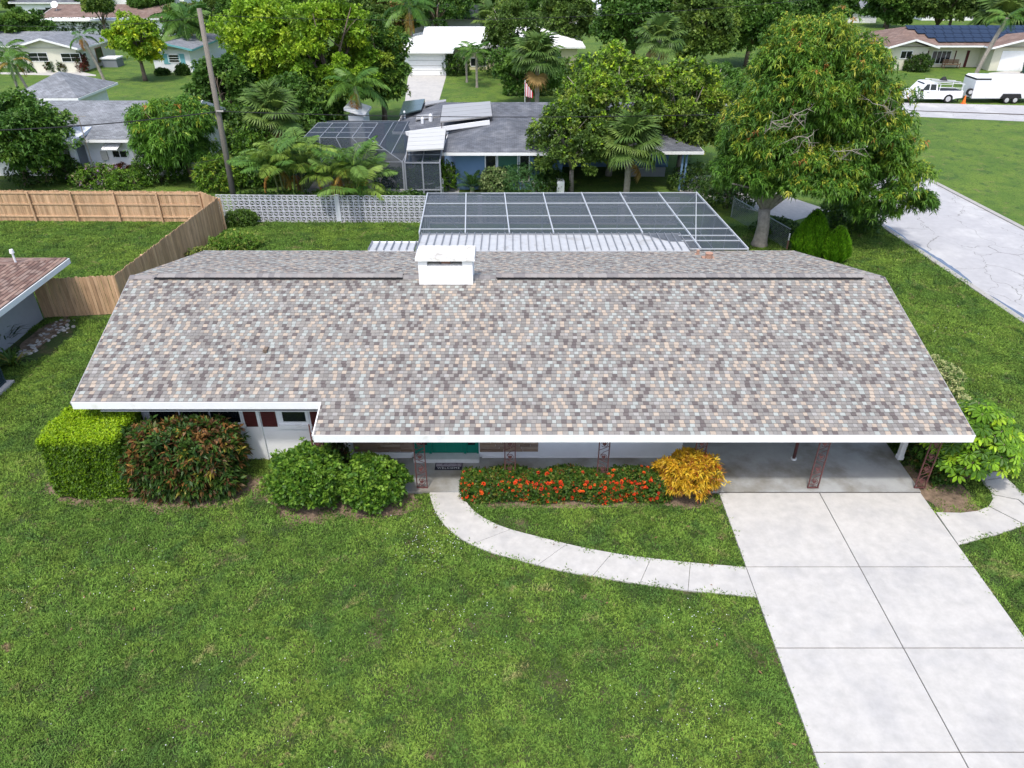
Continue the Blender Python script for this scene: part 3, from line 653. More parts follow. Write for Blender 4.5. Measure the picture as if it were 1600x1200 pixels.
# ================================================================== pool cage
FR = mat('cage_frame', (.44, .47, .50), .4, .04, 3); SCR = screen_mat('cage_screen', (.062, .078, .10), .62)
cage = T('pool_cage', 'flat roofed screened pool enclosure with white aluminium frame behind the house', 'pool enclosure', (2.8, 34, 0))
Zc = 2.6
tl, tr_, br, bl = P(668, 302, Zc), P(1088, 300.5, Zc), P(1169, 389, Zc), P(652, 389, Zc)
def lerp(a, b, t): return a + (b - a) * t
ntop = 7; tops = [tl.lerp(tr_, i / ntop) for i in range(ntop + 1)]
bottoms = [P(x, 364, Zc) for x in (655, 727, 796, 865, 934, 1004)] + [P(x, 389, Zc) for x in (1095, 1169)]
bl = bottoms[0]
m = MB()
for i in range(ntop + 1): m.beam(tops[i], bottoms[i], .055, .08)
m.build('rafter_frame', FR, cage)
for yy in (302, 318, 337.5, 358):
    m = MB(); f_ = (yy - 302) / 62.; g_ = (yy - 301) / 88.; m.beam(P(668 - 13 * f_, yy, Zc - .01), P(1088 + 81 * g_, yy - 1, Zc - .01), .042, .042); m.build('purlin', FR, cage)
for yy in (368, 376, 389):
    g_ = (yy - 301) / 88.; m = MB(); m.beam(P(1058 + (yy - 364) * .6, yy, Zc - .01), P(1088 + 81 * g_, yy, Zc - .01), .042, .042); m.build('purlin', FR, cage)
for i in range(ntop):
    m = MB(); z = Vector((0, 0, -.05)); m.face([tops[i] + z, tops[i + 1] + z, bottoms[i + 1] + z, bottoms[i] + z]); m.build('screen_panel', SCR, cage)
def drop(p, z=0.06): return Vector((p.x, p.y, z))
wm = MB()
for i in range(ntop + 1): wm.beam(drop(tops[i]), tops[i], .035)
for h in (.08, .95, 1.85): wm.beam(drop(tl, h), drop(tr_, h), .035)
for p in (tr_.lerp(br, t_) for t_ in (.2, .42, .64, .86, 1)): wm.beam(drop(p), p, .035)
for p in (tl.lerp(bl, t_) for t_ in (.2, .42, .64, .86, 1)): wm.beam(drop(p), p, .035)
for h in (.08, .95): wm.beam(drop(tr_, h), drop(br, h), .035); wm.beam(drop(tl, h), drop(bl, h), .035)
wm.beam(drop(tops[0], 2.5), drop(tops[1], .1), .035); wm.beam(drop(tops[7], 2.5), drop(tops[6], .1), .035)
wm.beam(tops[7], tops[6].lerp(bottoms[6], .9), .04)
wm.build('wall_frame', FR, cage)
for a, b in ((tl, tr_), (tr_, br), (bl, tl)):
    m = MB(); m.face([drop(a), drop(b), b, a]); m.build('wall_screen', SCR, cage)

# ================================================================== wooden fence
CED = [mat('cedar_%d' % i, c, .85, .22, 5, col2=tuple(q * .7 for q in c), c2scale=2.5, stretch=(6, 6, .8), rnd=.12) for i, c in enumerate([(.53, .34, .20), (.46, .29, .17), (.59, .385, .235)])]
fr_ = random.Random(8)
fA = P(70, 497); fB = P(178, 430, 1.83); fB.z = 0; fC = P(350.5, 359); fD = P(311, 299, 1.83); fD.z = 0; fE = P(-60, 345.5)
fence = T('wooden_fence', 'tall cedar board fence running round the neighbouring back garden', 'fence', fB)
bmesh_ = []
for mt in CED:
    for dz in (0, .02, -.015):
        b = MB(); h = 1.83 + dz; b.hexa([(0, -.01, .03), (.134, -.01, .03), (.134, .01, .03), (0, .01, .03)], [(0, -.01, h - .03), (.134, -.01, h - .03), (.134, .01, h - .03), (0, .01, h - .03)])
        b.hexa([(0, -.01, h - .03), (.134, -.01, h - .03), (.134, .01, h - .03), (0, .01, h - .03)], [(.03, -.01, h), (.104, -.01, h), (.104, .01, h), (.03, .01, h)]); bmesh_.append(b.mesh('board', mt))
def run(a, b, railside, posts=2.44):
    d = (b - a); L = d.length; d.normalize(); n = Vector((d.y, -d.x, 0)) * railside; k = int(L / .141); ang = math.atan2(d.y, d.x)
    for i in range(k): put(fr_.choice(bmesh_), 'board', fence, a + d * (i * L / k), (fr_.uniform(-.006, .006), fr_.uniform(-.004, .004), ang + fr_.uniform(-.01, .01)))
    for h in (.35, 1.05, 1.68):
        m = MB(); m.beam(a + n * .03 + Vector((0, 0, h)), b + n * .03 + Vector((0, 0, h)), .038, .09); m.build('rail', CED[2], fence)
    q = 0
    while q < L - .3:
        m = MB(); p = a + d * q + n * .095; m.beam(p, p + Vector((0, 0, 1.78)), .09, .09, up=n); m.build('post', CED[2], fence); q += posts
run(fA, fB, -1); run(fB, fC, -1); run(fC, fD, 1, 1.4); run(fD, fE, -1)

# ================================================================== breeze block wall
bwA = P(345, 346); bwB = P(668, 348); bd = (bwB - bwA).normalized(); BW = .312
bw = T('breeze_block_wall', 'white pierced ornamental block wall between the gardens', 'block wall', bwA)
BWM = mat('block_paint', (.56, .58, .62), .8, .12, 4)
b = MB(); e = .021; s = BW - .006
b.box(0, 0, 0, s, .06, e); b.box(0, 0, s - e, s, .06, s); b.box(0, 0, e, e, .06, s - e); b.box(s - e, 0, e, s, .06, s - e)
for p, q in (((e, e), (s - e, s - e)), ((e, s - e), (s - e, e))): b.beam((p[0], .03, p[1]), (q[0], .03, q[1]), .05, .018, up=(0, 0, 1))
b.box(e, .008, s / 2 - .009, s - e, .052, s / 2 + .009)
blk = b.mesh('breeze_block', BWM); nb = 0; rest = MB(); ang = math.atan2(bd.y, bd.x); off = 0; pil = []
for c in range(84):
    if c in (38 // 2, 58, 77): pil.append(c)
    for r_ in range(5):
        p = bwA + bd * (c * BW) + Vector((0, 0, r_ * BW + .004))
        if nb < 298: put(blk, 'breeze_block', bw, p, (0, 0, ang)); nb += 1
        else:
            k = len(rest.v); M_ = Matrix.Rotation(ang, 3, 'Z'); rest.v += [tuple(M_ @ v.co + p) for v in blk.vertices]; rest.f += [[k + i for i in f.vertices] for f in blk.polygons]; rest.c += [None] * len(blk.polygons)
rest.build('breeze_blocks', BWM, bw, kind='stuff')
for c in (22, 48, 74):
    p = bwA + bd * (c * BW); m = MB(); m.box(p.x - .14, p.y - .03, 0, p.x + .14, p.y + .14, 5 * BW + .03); m.build('pilaster', BWM, bw)
m = MB(); m.beam(bwA + Vector((0, 0, .01)), bwA + bd * 84 * BW + Vector((0, 0, .01)), .3, .02); m.build('footing', GUT, bw)

# ================================================================== PLANTS ROUND THE HOUSE
def plant(name, label, cat, loc, V, C, part='foliage', stem=None, group=None):
    t = T(name, label, cat, loc, group); o = bpy.data.objects.new(part, leaf_mesh(part, V, C, off=loc)); link(o, t)
    if stem: stem.build('stems', BARK, t, smooth=True)
    return t
def stems(rng, c, rx, ry, h, n=9, r=.02):
    m = MB()
    for i in range(n):
        a = rng.uniform(0, 6.28); k = rng.uniform(.3, .85); b = Vector((c[0] + .15 * rx * math.cos(a), c[1] + .15 * ry * math.sin(a), 0))
        m.tube([b, b + Vector((rx * k * .4 * math.cos(a), ry * k * .4 * math.sin(a), h * .45)), b + Vector((rx * k * math.cos(a), ry * k * math.sin(a), h * .85))], [r, r * .8, r * .4], 6)
    return m
# clipped box hedge
rng = np.random.default_rng(5)
def hedge_pts(rng, x0, x1, y0, y1, z1, n, rnd_=.22, wob=.05):
    c = np.array([(x0 + x1) / 2, (y0 + y1) / 2, z1 / 2]); h = np.array([(x1 - x0) / 2, (y1 - y0) / 2, z1 / 2])
    u = rng.uniform(-1, 1, (n * 3, 3)); f = rng.integers(0, 5, n * 3); area = np.array([h[0] * h[1], h[0] * h[2], h[0] * h[2], h[1] * h[2], h[1] * h[2]]); area = area / area.sum(); f = rng.choice(5, n * 3, p=area)
    ax = np.array([2, 1, 1, 0, 0])[f]; sg = np.array([1, 1, -1, 1, -1])[f]; u[np.arange(n * 3), ax] = sg
    p = u * h; q = np.clip(p, -(h - rnd_), h - rnd_); d = p - q; nn = norm(d + 1e-9); p = q + nn * rnd_
    big = .05 * np.sin(p[:, 0:1] * 3.1 + 1) * np.sin(p[:, 2:3] * 3.7) + .04 * np.sin(p[:, 1:2] * 5 + p[:, 0:1] * 4)
    p = p + nn * (rng.normal(0, wob * .6, (n * 3, 1)) + big) + c
    k = p[:, 2] > .03; return p[k][:n], nn[k][:n]
hx0, hx1 = P(95, 762).x + .30, P(209, 775).x
ztop_h = PY(140, 684, 16.95).z
p_, n_ = hedge_pts(rng, hx0 - .15, hx1, 16.75, 18.5, ztop_h, 16500, .17, .03)
top = np.clip((n_[:, 2:3] - .25) * 1.6, 0, 1)  # leaf colour painted brighter on top and darker on the sides, as light falls
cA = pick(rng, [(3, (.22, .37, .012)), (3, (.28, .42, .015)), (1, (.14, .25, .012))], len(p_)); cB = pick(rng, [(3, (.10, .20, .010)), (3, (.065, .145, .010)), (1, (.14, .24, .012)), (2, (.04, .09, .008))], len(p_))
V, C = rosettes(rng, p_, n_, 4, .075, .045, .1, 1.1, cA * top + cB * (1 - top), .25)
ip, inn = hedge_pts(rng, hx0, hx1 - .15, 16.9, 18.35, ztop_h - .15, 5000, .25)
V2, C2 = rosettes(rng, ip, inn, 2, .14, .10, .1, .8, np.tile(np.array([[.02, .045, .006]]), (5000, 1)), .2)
hc = ((hx0 + hx1) / 2, 17.6, 0)
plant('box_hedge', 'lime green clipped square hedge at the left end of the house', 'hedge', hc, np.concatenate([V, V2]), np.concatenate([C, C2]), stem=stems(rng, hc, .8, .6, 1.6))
def bush(name, label, cat, c, r, n, k, L, W, pal, droop=.2, seed=1, cv=.2, inner=True, flat=.0, stemn=9, toppal=None, spread=.9, bumps=7, sq=1.):
    rng = np.random.default_rng(seed); c = np.array(c, float); r = np.array(r, float)
    u = norm(rng.normal(size=(n * 2, 3))); u = u[u[:, 2] > -.62][:n]
    ph = rng.uniform(0, 6.28, (bumps, 3)); fr = rng.uniform(1.5, 4.5, (bumps, 3)); w = sum(np.sin((u * fr[i] + ph[i]).sum(1) * 1.6) for i in range(bumps)) / bumps; w = w + .75 * (np.sin(u[:, 0] * 11 + ph[0, 0]) * np.sin(u[:, 1] * 10 + ph[0, 1]) * np.sin(u[:, 2] * 12 + ph[0, 2])) + (rng.uniform(size=len(u)) < .02) * 1.1
    us = np.sign(u) * np.abs(u) ** sq; us = us / np.maximum(np.abs(us).max(1, keepdims=True), 1e-6) * (1 - .25) + u * .25 if sq < 1 else u
    if sq < 1: us = norm(u) * (1 / np.maximum((np.abs(norm(u)) ** 4).sum(1, keepdims=True) ** .25, .5))
    rad = 1 + .19 * w[:, None] - np.abs(rng.normal(0, .07, (len(u), 1)))
    p = c + us * r * rad; p[:, 2] = np.maximum(p[:, 2], .06)
    col = pick(rng, pal, len(p)).copy()
    if toppal is not None:
        h = u[:, 2]; pr = rng.uniform(size=len(p)) < np.clip(toppal[0] * (.4 + h), 0, 1); col[pr] = pick(rng, toppal[1], pr.sum())
    d = norm(u + np.array([0, 0, .35])); V, C = rosettes(rng, p, d, k, L, W, droop, spread, col, cv)
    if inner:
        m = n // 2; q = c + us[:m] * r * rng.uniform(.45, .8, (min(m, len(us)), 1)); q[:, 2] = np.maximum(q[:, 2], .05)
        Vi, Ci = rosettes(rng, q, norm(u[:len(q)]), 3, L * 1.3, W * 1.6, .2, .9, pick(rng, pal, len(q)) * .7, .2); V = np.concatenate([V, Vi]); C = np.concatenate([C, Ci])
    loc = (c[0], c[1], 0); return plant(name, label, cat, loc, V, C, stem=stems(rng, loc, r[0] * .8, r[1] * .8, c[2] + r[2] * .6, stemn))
CRO = [(4, (.030, .075, .018)), (4, (.055, .115, .022)), (1.2, (.10, .06, .028)), (.4, (.17, .09, .035)), (1.2, (.075, .035, .018)), (.5, (.22, .20, .04))]
c1 = PY(304, 715, 17.35)
bush('croton_bush', 'wide bronze and green croton with long drooping leaves under the left eave', 'bush', (-9.78, 17.4, .98), (1.52, .92, 1.08), 1900, 7, .25, .075, CRO, .22, 21, .25, sq=.6, toppal=(.14, [(2, (.20, .10, .04)), (1, (.30, .16, .06)), (1, (.10, .13, .03))]))
GRN = [(4, (.055, .140, .018)), (3, (.085, .185, .022)), (2, (.035, .095, .014)), (1.3, (.12, .23, .03))]
bush('green_shrub', 'taller glossy green shrub left of its neighbour, in front of the eave step', 'bush', (-5.92, 16.75, .84), (1.08, .90, .88), 2100, 6, .135, .085, GRN, .12, 22, bumps=5, toppal=(.25, [(1, (.14, .26, .04))]))
bush('green_shrub', 'lower round green shrub just left of the porch scroll post', 'bush', (-4.08, 16.7, .72), (.96, .80, .76), 1800, 6, .125, .08, GRN, .12, 23, bumps=5, toppal=(.25, [(1, (.15, .27, .04))]))
# dark twig shrub behind the first
bush('dark_shrub', 'small dark leaved shrub behind the taller green shrub', 'bush', (-5.5, 17.9, .9), (.5, .35, .95), 500, 5, .10, .055, [(1, (.02, .045, .015)), (1, (.04, .07, .02)), (.3, (.09, .05, .03))], .15, 24)
# flowering ixora hedge with flower heads as parts
rng = np.random.default_rng(31); ix0, ix1 = -1.45, 4.7
zt = PY(880, 748, 16.65).z
p_, n_ = hedge_pts(rng, ix0, ix1, 16.55, 17.4, .72, 7500, .2, .06)
IX = [(4, (.05, .115, .018)), (3, (.03, .08, .014)), (2, (.09, .16, .025)), (1, (.13, .15, .03)), (.6, (.14, .07, .025))]
V, C = rosettes(rng, p_, n_, 5, .085, .042, .1, 1.0, pick(rng, IX, len(p_)), .22)
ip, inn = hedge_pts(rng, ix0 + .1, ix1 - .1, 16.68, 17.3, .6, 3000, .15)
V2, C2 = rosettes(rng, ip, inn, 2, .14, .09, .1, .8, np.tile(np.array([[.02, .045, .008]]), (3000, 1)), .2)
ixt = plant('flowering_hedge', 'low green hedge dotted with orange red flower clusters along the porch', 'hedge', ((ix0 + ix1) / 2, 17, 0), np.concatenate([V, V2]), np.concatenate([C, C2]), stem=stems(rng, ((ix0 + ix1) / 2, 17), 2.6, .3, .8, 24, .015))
fl = []
for i, c_ in enumerate([(.72, .09, .03), (.78, .16, .04), (.58, .06, .035)]):
    q = norm(rng.normal(size=(34, 3))); q[:, 2] = np.abs(q[:, 2]); V, C = rosettes(rng, q * .03, q, 2, .042, .03, 0, .5, np.tile(np.array([c_]), (34, 1)), .2); fl.append(leaf_mesh('flower_cluster', V, C))
fp, fn = hedge_pts(rng, ix0, ix1, 16.55, 17.4, .74, 900, .2, .05); cnt = 0
for a, b in zip(fp, fn):
    front_ = b[1] < -.3; pr = .95 if (front_ and a[2] < .98) else .16
    if b[1] > .3 or a[0] > 4.3: continue
    if rng.uniform() < pr * (.75 + .35 * math.sin(a[0] * 2.3)): put(fl[cnt % 3], 'flower_cluster', ixt, a + b * .03, (rng.uniform(-.6, .6), rng.uniform(-.6, .6), rng.uniform(0, 6)), [rng.uniform(.5, 1.15)] * 3); cnt += 1
    if cnt > 290: break
YEL = [(4, (.55, .37, .03)), (3, (.46, .27, .025)), (2, (.62, .47, .06)), (1.4, (.30, .14, .025)), (.6, (.10, .11, .02)), (.4, (.35, .08, .03))]
bush('yellow_croton', 'golden yellow narrow leaved croton between the flowering hedge and the driveway', 'bush', (5.2, 16.95, .80), (.86, .62, .66), 1050, 8, .19, .034, YEL, .22, 41, .2, bumps=4)
# umbrella tree right of the carport: whorls of large rounded leaflets
def umbrella_tree(loc, n, R_, h, seed, label, pal):
    rng = np.random.default_rng(seed); t = T('umbrella_tree', label, 'shrub', loc); V = []; C = []; st = MB()
    for i in range(n):
        a = rng.uniform(0, 6.28); k = math.sqrt(rng.uniform(0, 1)); z = h * (1.02 - .45 * k * k) * rng.uniform(.55, 1.0); c = np.array([loc[0] + R_[0] * k * math.cos(a), loc[1] + R_[1] * k * math.sin(a), z])
        if i % 3 == 0: st.tube([(loc[0] + .1 * math.cos(a), loc[1] + .1 * math.sin(a), 0), (loc[0] + (c[0] - loc[0]) * .5, loc[1] + (c[1] - loc[1]) * .5, z * .6), tuple(c)], [.035, .025, .012], 6)
        col = pick(rng, pal, 1)[0]; tilt = norm(np.array([(c[0] - loc[0]) * .35 + rng.normal() * .15, (c[1] - loc[1]) * .35 - .15 + rng.normal() * .15, 1.]))
        e1 = norm(np.cross(tilt, [0, 1, .1])); e2 = np.cross(tilt, e1); L = rng.uniform(.17, .26); m_ = 9
        for j in range(m_):
            an = j / m_ * 6.283 + rng.uniform(-.1, .1); d = e1 * math.cos(an) + e2 * math.sin(an); s = np.cross(tilt, d); r0 = c + d * .04
            p1 = r0 + d * L * .5 - tilt * .01; tip = r0 + d * L - tilt * L * .35; w = L * .21
            V.append([r0, p1 - s * w, p1 + d * L * .3 - tilt * .03 - s * w * .8, tip]); V.append([r0, tip, p1 + d * L * .3 - tilt * .03 + s * w * .8, p1 + s * w]); f = rng.uniform(.8, 1.2); C += [col * f, col * f]
    o = bpy.data.objects.new('foliage', leaf_mesh('foliage', np.array(V), np.array(C), off=loc)); link(o, t); st.build('stems', BARK, t, smooth=True)
UM = [(3, (.10, .22, .018)), (3, (.17, .33, .022)), (2, (.26, .42, .025)), (2, (.05, .125, .015))]
umbrella_tree((13.75, 17.7, 0), 300, (1.3, 1.25), 2.75, 51, 'bright green umbrella tree with whorled leaves at the right corner of the carport', UM)
umbrella_tree((14.55, 17.9, 0), 110, (.75, .8), 2.35, 52, 'smaller umbrella tree leaning over the side path, right of the larger one', UM)
bush('dark_shrub', 'dark green understorey shrub along the right edge of the carport floor', 'bush', (13.05, 18.6, .55), (.55, 1.6, .75), 1300, 5, .12, .06, [(2, (.03, .08, .015)), (1, (.06, .12, .02)), (.5, (.12, .10, .03))], .2, 53)
bush('variegated_shrub', 'pale cream and green variegated shrub beside the right rake of the roof', 'bush', (15.0, 22.1, .75), (.75, 1.5, .8), 1500, 5, .10, .05, [(3, (.30, .36, .20)), (2, (.42, .45, .28)), (2, (.08, .16, .04))], .15, 54)
bush('red_cordyline', 'small red and green leafed plant in front of the variegated shrub', 'plant', (14.75, 20.3, .35), (.45, .5, .4), 200, 6, .16, .04, [(2, (.20, .05, .02)), (1, (.06, .10, .02)), (1, (.28, .12, .03))], .2, 55)
# feathery cypresses by the back corner
def cypress(x, y, r, h, seed, label):
    rng = np.random.default_rng(seed); n = 3600; z = rng.uniform(0, 1, (n, 1)) ** .8; a = rng.uniform(0, 6.283, (n, 1)); prof = np.clip(1 - z ** 1.7, 0, 1) ** .75 * (.72 + .28 * np.minimum(z * 4, 1)) * r * (1 + .12 * np.sin(a * 9 + z * 5) + rng.normal(0, .05, (n, 1)))
    p = np.concatenate([x + prof * np.cos(a), y + prof * np.sin(a), .08 + z * h * (1 + .04 * np.sin(a * 7))], 1); d = norm(np.concatenate([np.cos(a) * .35, np.sin(a) * .35, np.ones((n, 1))], 1))
    V, C = rosettes(rng, p, d, 5, .26, .05, -.05, .35, pick(rng, [(3, (.075, .21, .012)), (3, (.11, .28, .015)), (1, (.16, .34, .02))], n), .25)
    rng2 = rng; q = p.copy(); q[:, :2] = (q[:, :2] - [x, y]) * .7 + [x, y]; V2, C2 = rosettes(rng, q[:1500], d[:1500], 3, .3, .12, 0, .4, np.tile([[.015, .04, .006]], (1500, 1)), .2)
    s = MB(); s.tube([(x, y, 0), (x, y, h * .8)], [.07, .02], 8)
    t = T('cypress', label, 'shrub', (x, y, 0)); o = bpy.data.objects.new('foliage', leaf_mesh('foliage', np.concatenate([V, V2]), np.concatenate([C, C2]), off=(x, y, 0))); link(o, t); s.build('trunk', BARK, t)
q = P(1268, 405); cypress(q.x, q.y + .5, .85, 2.05, 61, 'taller feathery bright green cypress, left one of the pair behind the roof')
q = P(1305, 412); cypress(q.x, q.y + .3, .62, 1.5, 62, 'shorter feathery cypress, right one of the pair behind the roof')
# small flowering weeds by the back fence
bush('garden_shrub', 'light green flowering shrub inside the back garden near the fence end', 'bush', (P(370, 388).x, P(370, 388).y, .35), (1.35, .8, .45), 600, 6, .13, .05, [(2, (.09, .19, .03)), (1, (.14, .26, .04)), (.4, (.30, .34, .10))], .15, 71)
bush('garden_shrub', 'wispy pale plant leaning on the outside of the board fence', 'bush', (P(325, 400).x, P(325, 400).y - .6, .3), (.8, .45, .4), 260, 5, .12, .05, [(1, (.14, .22, .05)), (1, (.22, .25, .08))], .15, 72)
bush('dark_shrub', 'dense weedy shrub at the foot of the utility pole', 'bush', (P(385, 345).x, P(385, 345).y - .7, .35), (.9, .6, .5), 420, 6, .16, .05, [(2, (.05, .11, .02)), (1, (.09, .17, .03))], .15, 73)

# strappy plants: fans of long blades
def strappy(x, y, n, L, W, seed, label, pal, name='strap_leaf_plant', z0=.02, droop=.5):
    rng = np.random.default_rng(seed); V = []; C = []
    for i in range(n):
        a = rng.uniform(0, 6.283); el = rng.uniform(.5, 1.35); d = np.array([math.cos(a) * math.cos(el), math.sin(a) * math.cos(el), math.sin(el)]); l = L * rng.uniform(.6, 1.1); s = np.cross(d, [0, 0, 1.]); s = s / np.linalg.norm(s); c = np.array([x + rng.normal() * .06, y + rng.normal() * .06, z0]); w = W / 2
        q1 = c + d * l * .4; q2 = c + d * l * .8 - np.array([0, 0, droop * l * .2]); q3 = c + d * l * 1.1 + np.array([d[0], d[1], 0]) * l * .2 - np.array([0, 0, droop * l * .75]); col = pick(rng, pal, 1)[0] * rng.uniform(.8, 1.2)
        V += [[c - s * w * .5, c + s * w * .5, q1 + s * w, q1 - s * w], [q1 - s * w, q1 + s * w, q2 + s * w * .8, q2 - s * w * .8], [q2 - s * w * .8, q2 + s * w * .8, q3, q3 - s * .003]]; C += [col] * 3
    t = T(name, label, 'plant', (x, y, 0)); me = leaf_mesh('leaf_blades', np.array(V), np.array(C), off=(x, y, 0)); o = bpy.data.objects.new('leaf_blades', me); link(o, t); return t
q = P(22, 572); strappy(q.x, q.y, 46, 1.0, .07, 81, 'arching green strap leaf plant beside the grey wall at the left edge', [(2, (.06, .13, .03)), (1, (.16, .24, .05)), (.4, (.30, .26, .08))])
q = P(8, 540); strappy(q.x, q.y, 60, 1.2, .05, 82, 'dark clump of upright blades tight against the grey wall', [(2, (.02, .05, .02)), (1, (.05, .10, .03))])

# ================================================================== LEFT NEIGHBOUR (brown roof, grey wall)
GREYW = mat('grey_stucco', (.36, .385, .42), .9, .06, 3, bump=.15, bscale=40)
def slabroof(par, x0, x1, y0, y1, z, sl, axis, hips, rm, th=.12, fm=WHITE, fh=.2, soffit=True, facetop=True):
    """rectangular hip / gable roof as roof part with fascia part; returns height function"""
    hx, hy = (x1 - x0) / 2, (y1 - y0) / 2; m = MB()
    if axis == 'x':
        h = hy * sl; a = x0 + (hy if hips[0] else 0); b = x1 - (hy if hips[1] else 0); yc = (y0 + y1) / 2
        if a > b: a = b = (a + b) / 2
        ra, rb_ = (a, yc, z + h), (b, yc, z + h)
        m.face([(x0, y0, z), (x1, y0, z), rb_, ra]); m.face([(x1, y1, z), (x0, y1, z), ra, rb_])
        if hips[0]: m.face([(x0, y1, z), (x0, y0, z), ra])
        if hips[1]: m.face([(x1, y0, z), (x1, y1, z), rb_])
    else:
        h = hx * sl; a = y0 + (hx if hips[0] else 0); b = y1 - (hx if hips[1] else 0); xc = (x0 + x1) / 2; ra, rb_ = (xc, a, z + h), (xc, b, z + h)
        m.face([(x1, y0, z), (x1, y1, z), rb_, ra]); m.face([(x0, y1, z), (x0, y0, z), ra, rb_])
        if hips[0]: m.face([(x0, y0, z), (x1, y0, z), ra])
        if hips[1]: m.face([(x1, y1, z), (x0, y1, z), rb_])
    g0, g1 = (0 if hips[0] else .5), (0 if hips[1] else .5); ax = axis == 'x'
    m.face([(x0 + g0 * ax, y1 - g1 * (not ax), z - .02), (x1 - g1 * ax, y1 - g1 * (not ax), z - .02), (x1 - g1 * ax, y0 + g0 * (not ax), z - .02), (x0 + g0 * ax, y0 + g0 * (not ax), z - .02)])
    ro = m.build('roof', rm, par)
    f = MB(); t = .05
    
    if axis == 'x' or hips[0]: f.box(x0 - t, y0 - t, z - fh, x1 + t, y0, z - .025)
    if axis == 'x' or hips[1]: f.box(x0 - t, y1, z - fh, x1 + t, y1 + t, z - .025)
    if axis == 'y' or hips[0]: f.box(x0 - t, y0, z - fh, x0, y1, z - .025)
    if axis == 'y' or hips[1]: f.box(x1, y0, z - fh, x1 + t, y1, z - .025)
    fo = f.build('fascia', fm, ro)
    for g_ in range(2):                                        # sloped barge boards on gable ends
        if not hips[g_]:
            q = MB()
            if axis == 'x':
                X = (x0 - .03) if g_ == 0 else (x1 + .03); yc = (y0 + y1) / 2
                q.beam((X, y0, z - .08), (X, yc, z + hy * sl - .08), .05, fh); q.beam((X, yc, z + hy * sl - .08), (X, y1, z - .08), .05, fh)
            else:
                Y = (y0 - .03) if g_ == 0 else (y1 + .03); xc = (x0 + x1) / 2
                q.beam((x0, Y, z - .08), (xc, Y, z + hx * sl - .08), .05, fh); q.beam((xc, Y, z + hx * sl - .08), (x1, Y, z - .08), .05, fh)
            q.build('barge_board', fm, ro)
    return ro
def roofmat(name, a, b, sc=3.2):
    m = mat(name, a, .95, .22, 1.6, col2=b, c2scale=.9, c2lo=.45, c2hi=.7); n = m.node_tree.nodes; l = m.node_tree.links; bs = n['Principled BSDF']; src = bs.inputs['Base Color'].links[0].from_socket
    g = n.new('ShaderNodeNewGeometry'); br = n.new('ShaderNodeTexBrick'); br.inputs['Scale'].default_value = sc; br.inputs['Color1'].default_value = (1.15, 1.15, 1.15, 1); br.inputs['Color2'].default_value = (.78, .78, .78, 1); br.inputs['Mortar'].default_value = (.5, .5, .5, 1); br.inputs['Mortar Size'].default_value = .03; br.inputs['Brick Width'].default_value = .9; br.inputs['Row Height'].default_value = .45
    l.new(g.outputs['Position'], br.inputs[0]); x = n.new('ShaderNodeVectorMath'); x.operation = 'MULTIPLY'; l.new(src, x.inputs[0]); l.new(br.outputs[0], x.inputs[1]); l.new(x.outputs[0], bs.inputs['Base Color']); return m
RGREY = roofmat('roof_grey', (.20, .215, .235), (.26, .275, .30)); RDARK = roofmat('roof_slate', (.115, .125, .145), (.19, .20, .22)); RBROWN = roofmat('roof_brown', (.20, .135, .11), (.27, .20, .17)); RWHITE = mat('roof_white', (.80, .80, .80), .8, .05, 2); RBLACK = mat('roof_black', (.03, .032, .04), .8, .2, 2); RLT = mat('roof_membrane', (.62, .66, .72), .7, .08, 1.5)
CREAM = mat('cream_stucco', (.66, .64, .54), .9, .05, 3); BLUEW = mat('blue_stucco', (.15, .25, .40), .9, .06, 3); TURQ = mat('turquoise_paint', (.16, .42, .46), .6, .05, 3); BEIGE = mat('beige_stucco', (.62, .60, .48), .9, .05, 3)

nb_ = T('neighbour_house', 'grey walled house with brown shingle hip roof at the left edge', 'house', (-22, 26, 0))
m = MB(); m.box(-30, 18, 0, -20.35, 28.55, 2.45); m.build('wall', GREYW, nb_)
NX, NY0, NY1, NZ, NS = -18.72, 16.5, 29.05, 2.6, .22
ro = slabroof(nb_, NX - 14, NX, NY0, NY1, NZ, NS, 'x', (0, 1), SHBASE, fh=.24)
def nzf_r(x): return NZ + NS * (NX - x)
tb = MB(); pal2 = [(.24, .16, .13), (.19, .12, .10), (.30, .21, .17), (.26, .19, .16), (.15, .10, .085)]
e_ = .14; i = 0; x = NX
while x > NX - 6.2:                                       # right hand hip plane: rows run along y
    lim0 = NY0 + (NX - x); lim1 = NY1 - (NX - x); y = max(lim0, 21.0) - rnd.uniform(0, .2)
    while y < lim1:
        w = rnd.choice([.22, .28, .34]); a, b = max(y, lim0), min(y + w - .01, lim1)
        if b - a > .03:
            z0, z1 = nzf_r(x) + .003, nzf_r(x - e_ + .008) + .003; t_ = .018; c_ = rnd.choice(pal2)
            tb.hexa([(x - e_ + .008, a, z1), (x, a, z0), (x, b, z0), (x - e_ + .008, b, z1)], [(x - e_ + .008, a, z1 + .003), (x, a, z0 + t_), (x, b, z0 + t_), (x - e_ + .008, b, z1 + .003)], c_)
        y += w
    x -= e_
tb.build('shingles', SHING, ro, kind='stuff')
tb = MB(); y = NY1
while y > NY1 - 2.5:
    lim = NX - (NY1 - y); x = lim
    while x > NX - 9:
        w = rnd.choice([.22, .28, .34]); z0 = NZ + NS * (NY1 - y) + .003; z1 = NZ + NS * (NY1 - y + e_ - .008) + .003; c_ = rnd.choice(pal2)
        tb.hexa([(x - w + .01, y - e_ + .008, z1), (x, y - e_ + .008, z1), (x, y, z0), (x - w + .01, y, z0)], [(x - w + .01, y - e_ + .008, z1 + .003), (x, y - e_ + .008, z1 + .003), (x, y, z0 + .018), (x - w + .01, y, z0 + .018)], c_); x -= w
    y -= e_
tb.build('shingles', SHING, ro, kind='stuff')
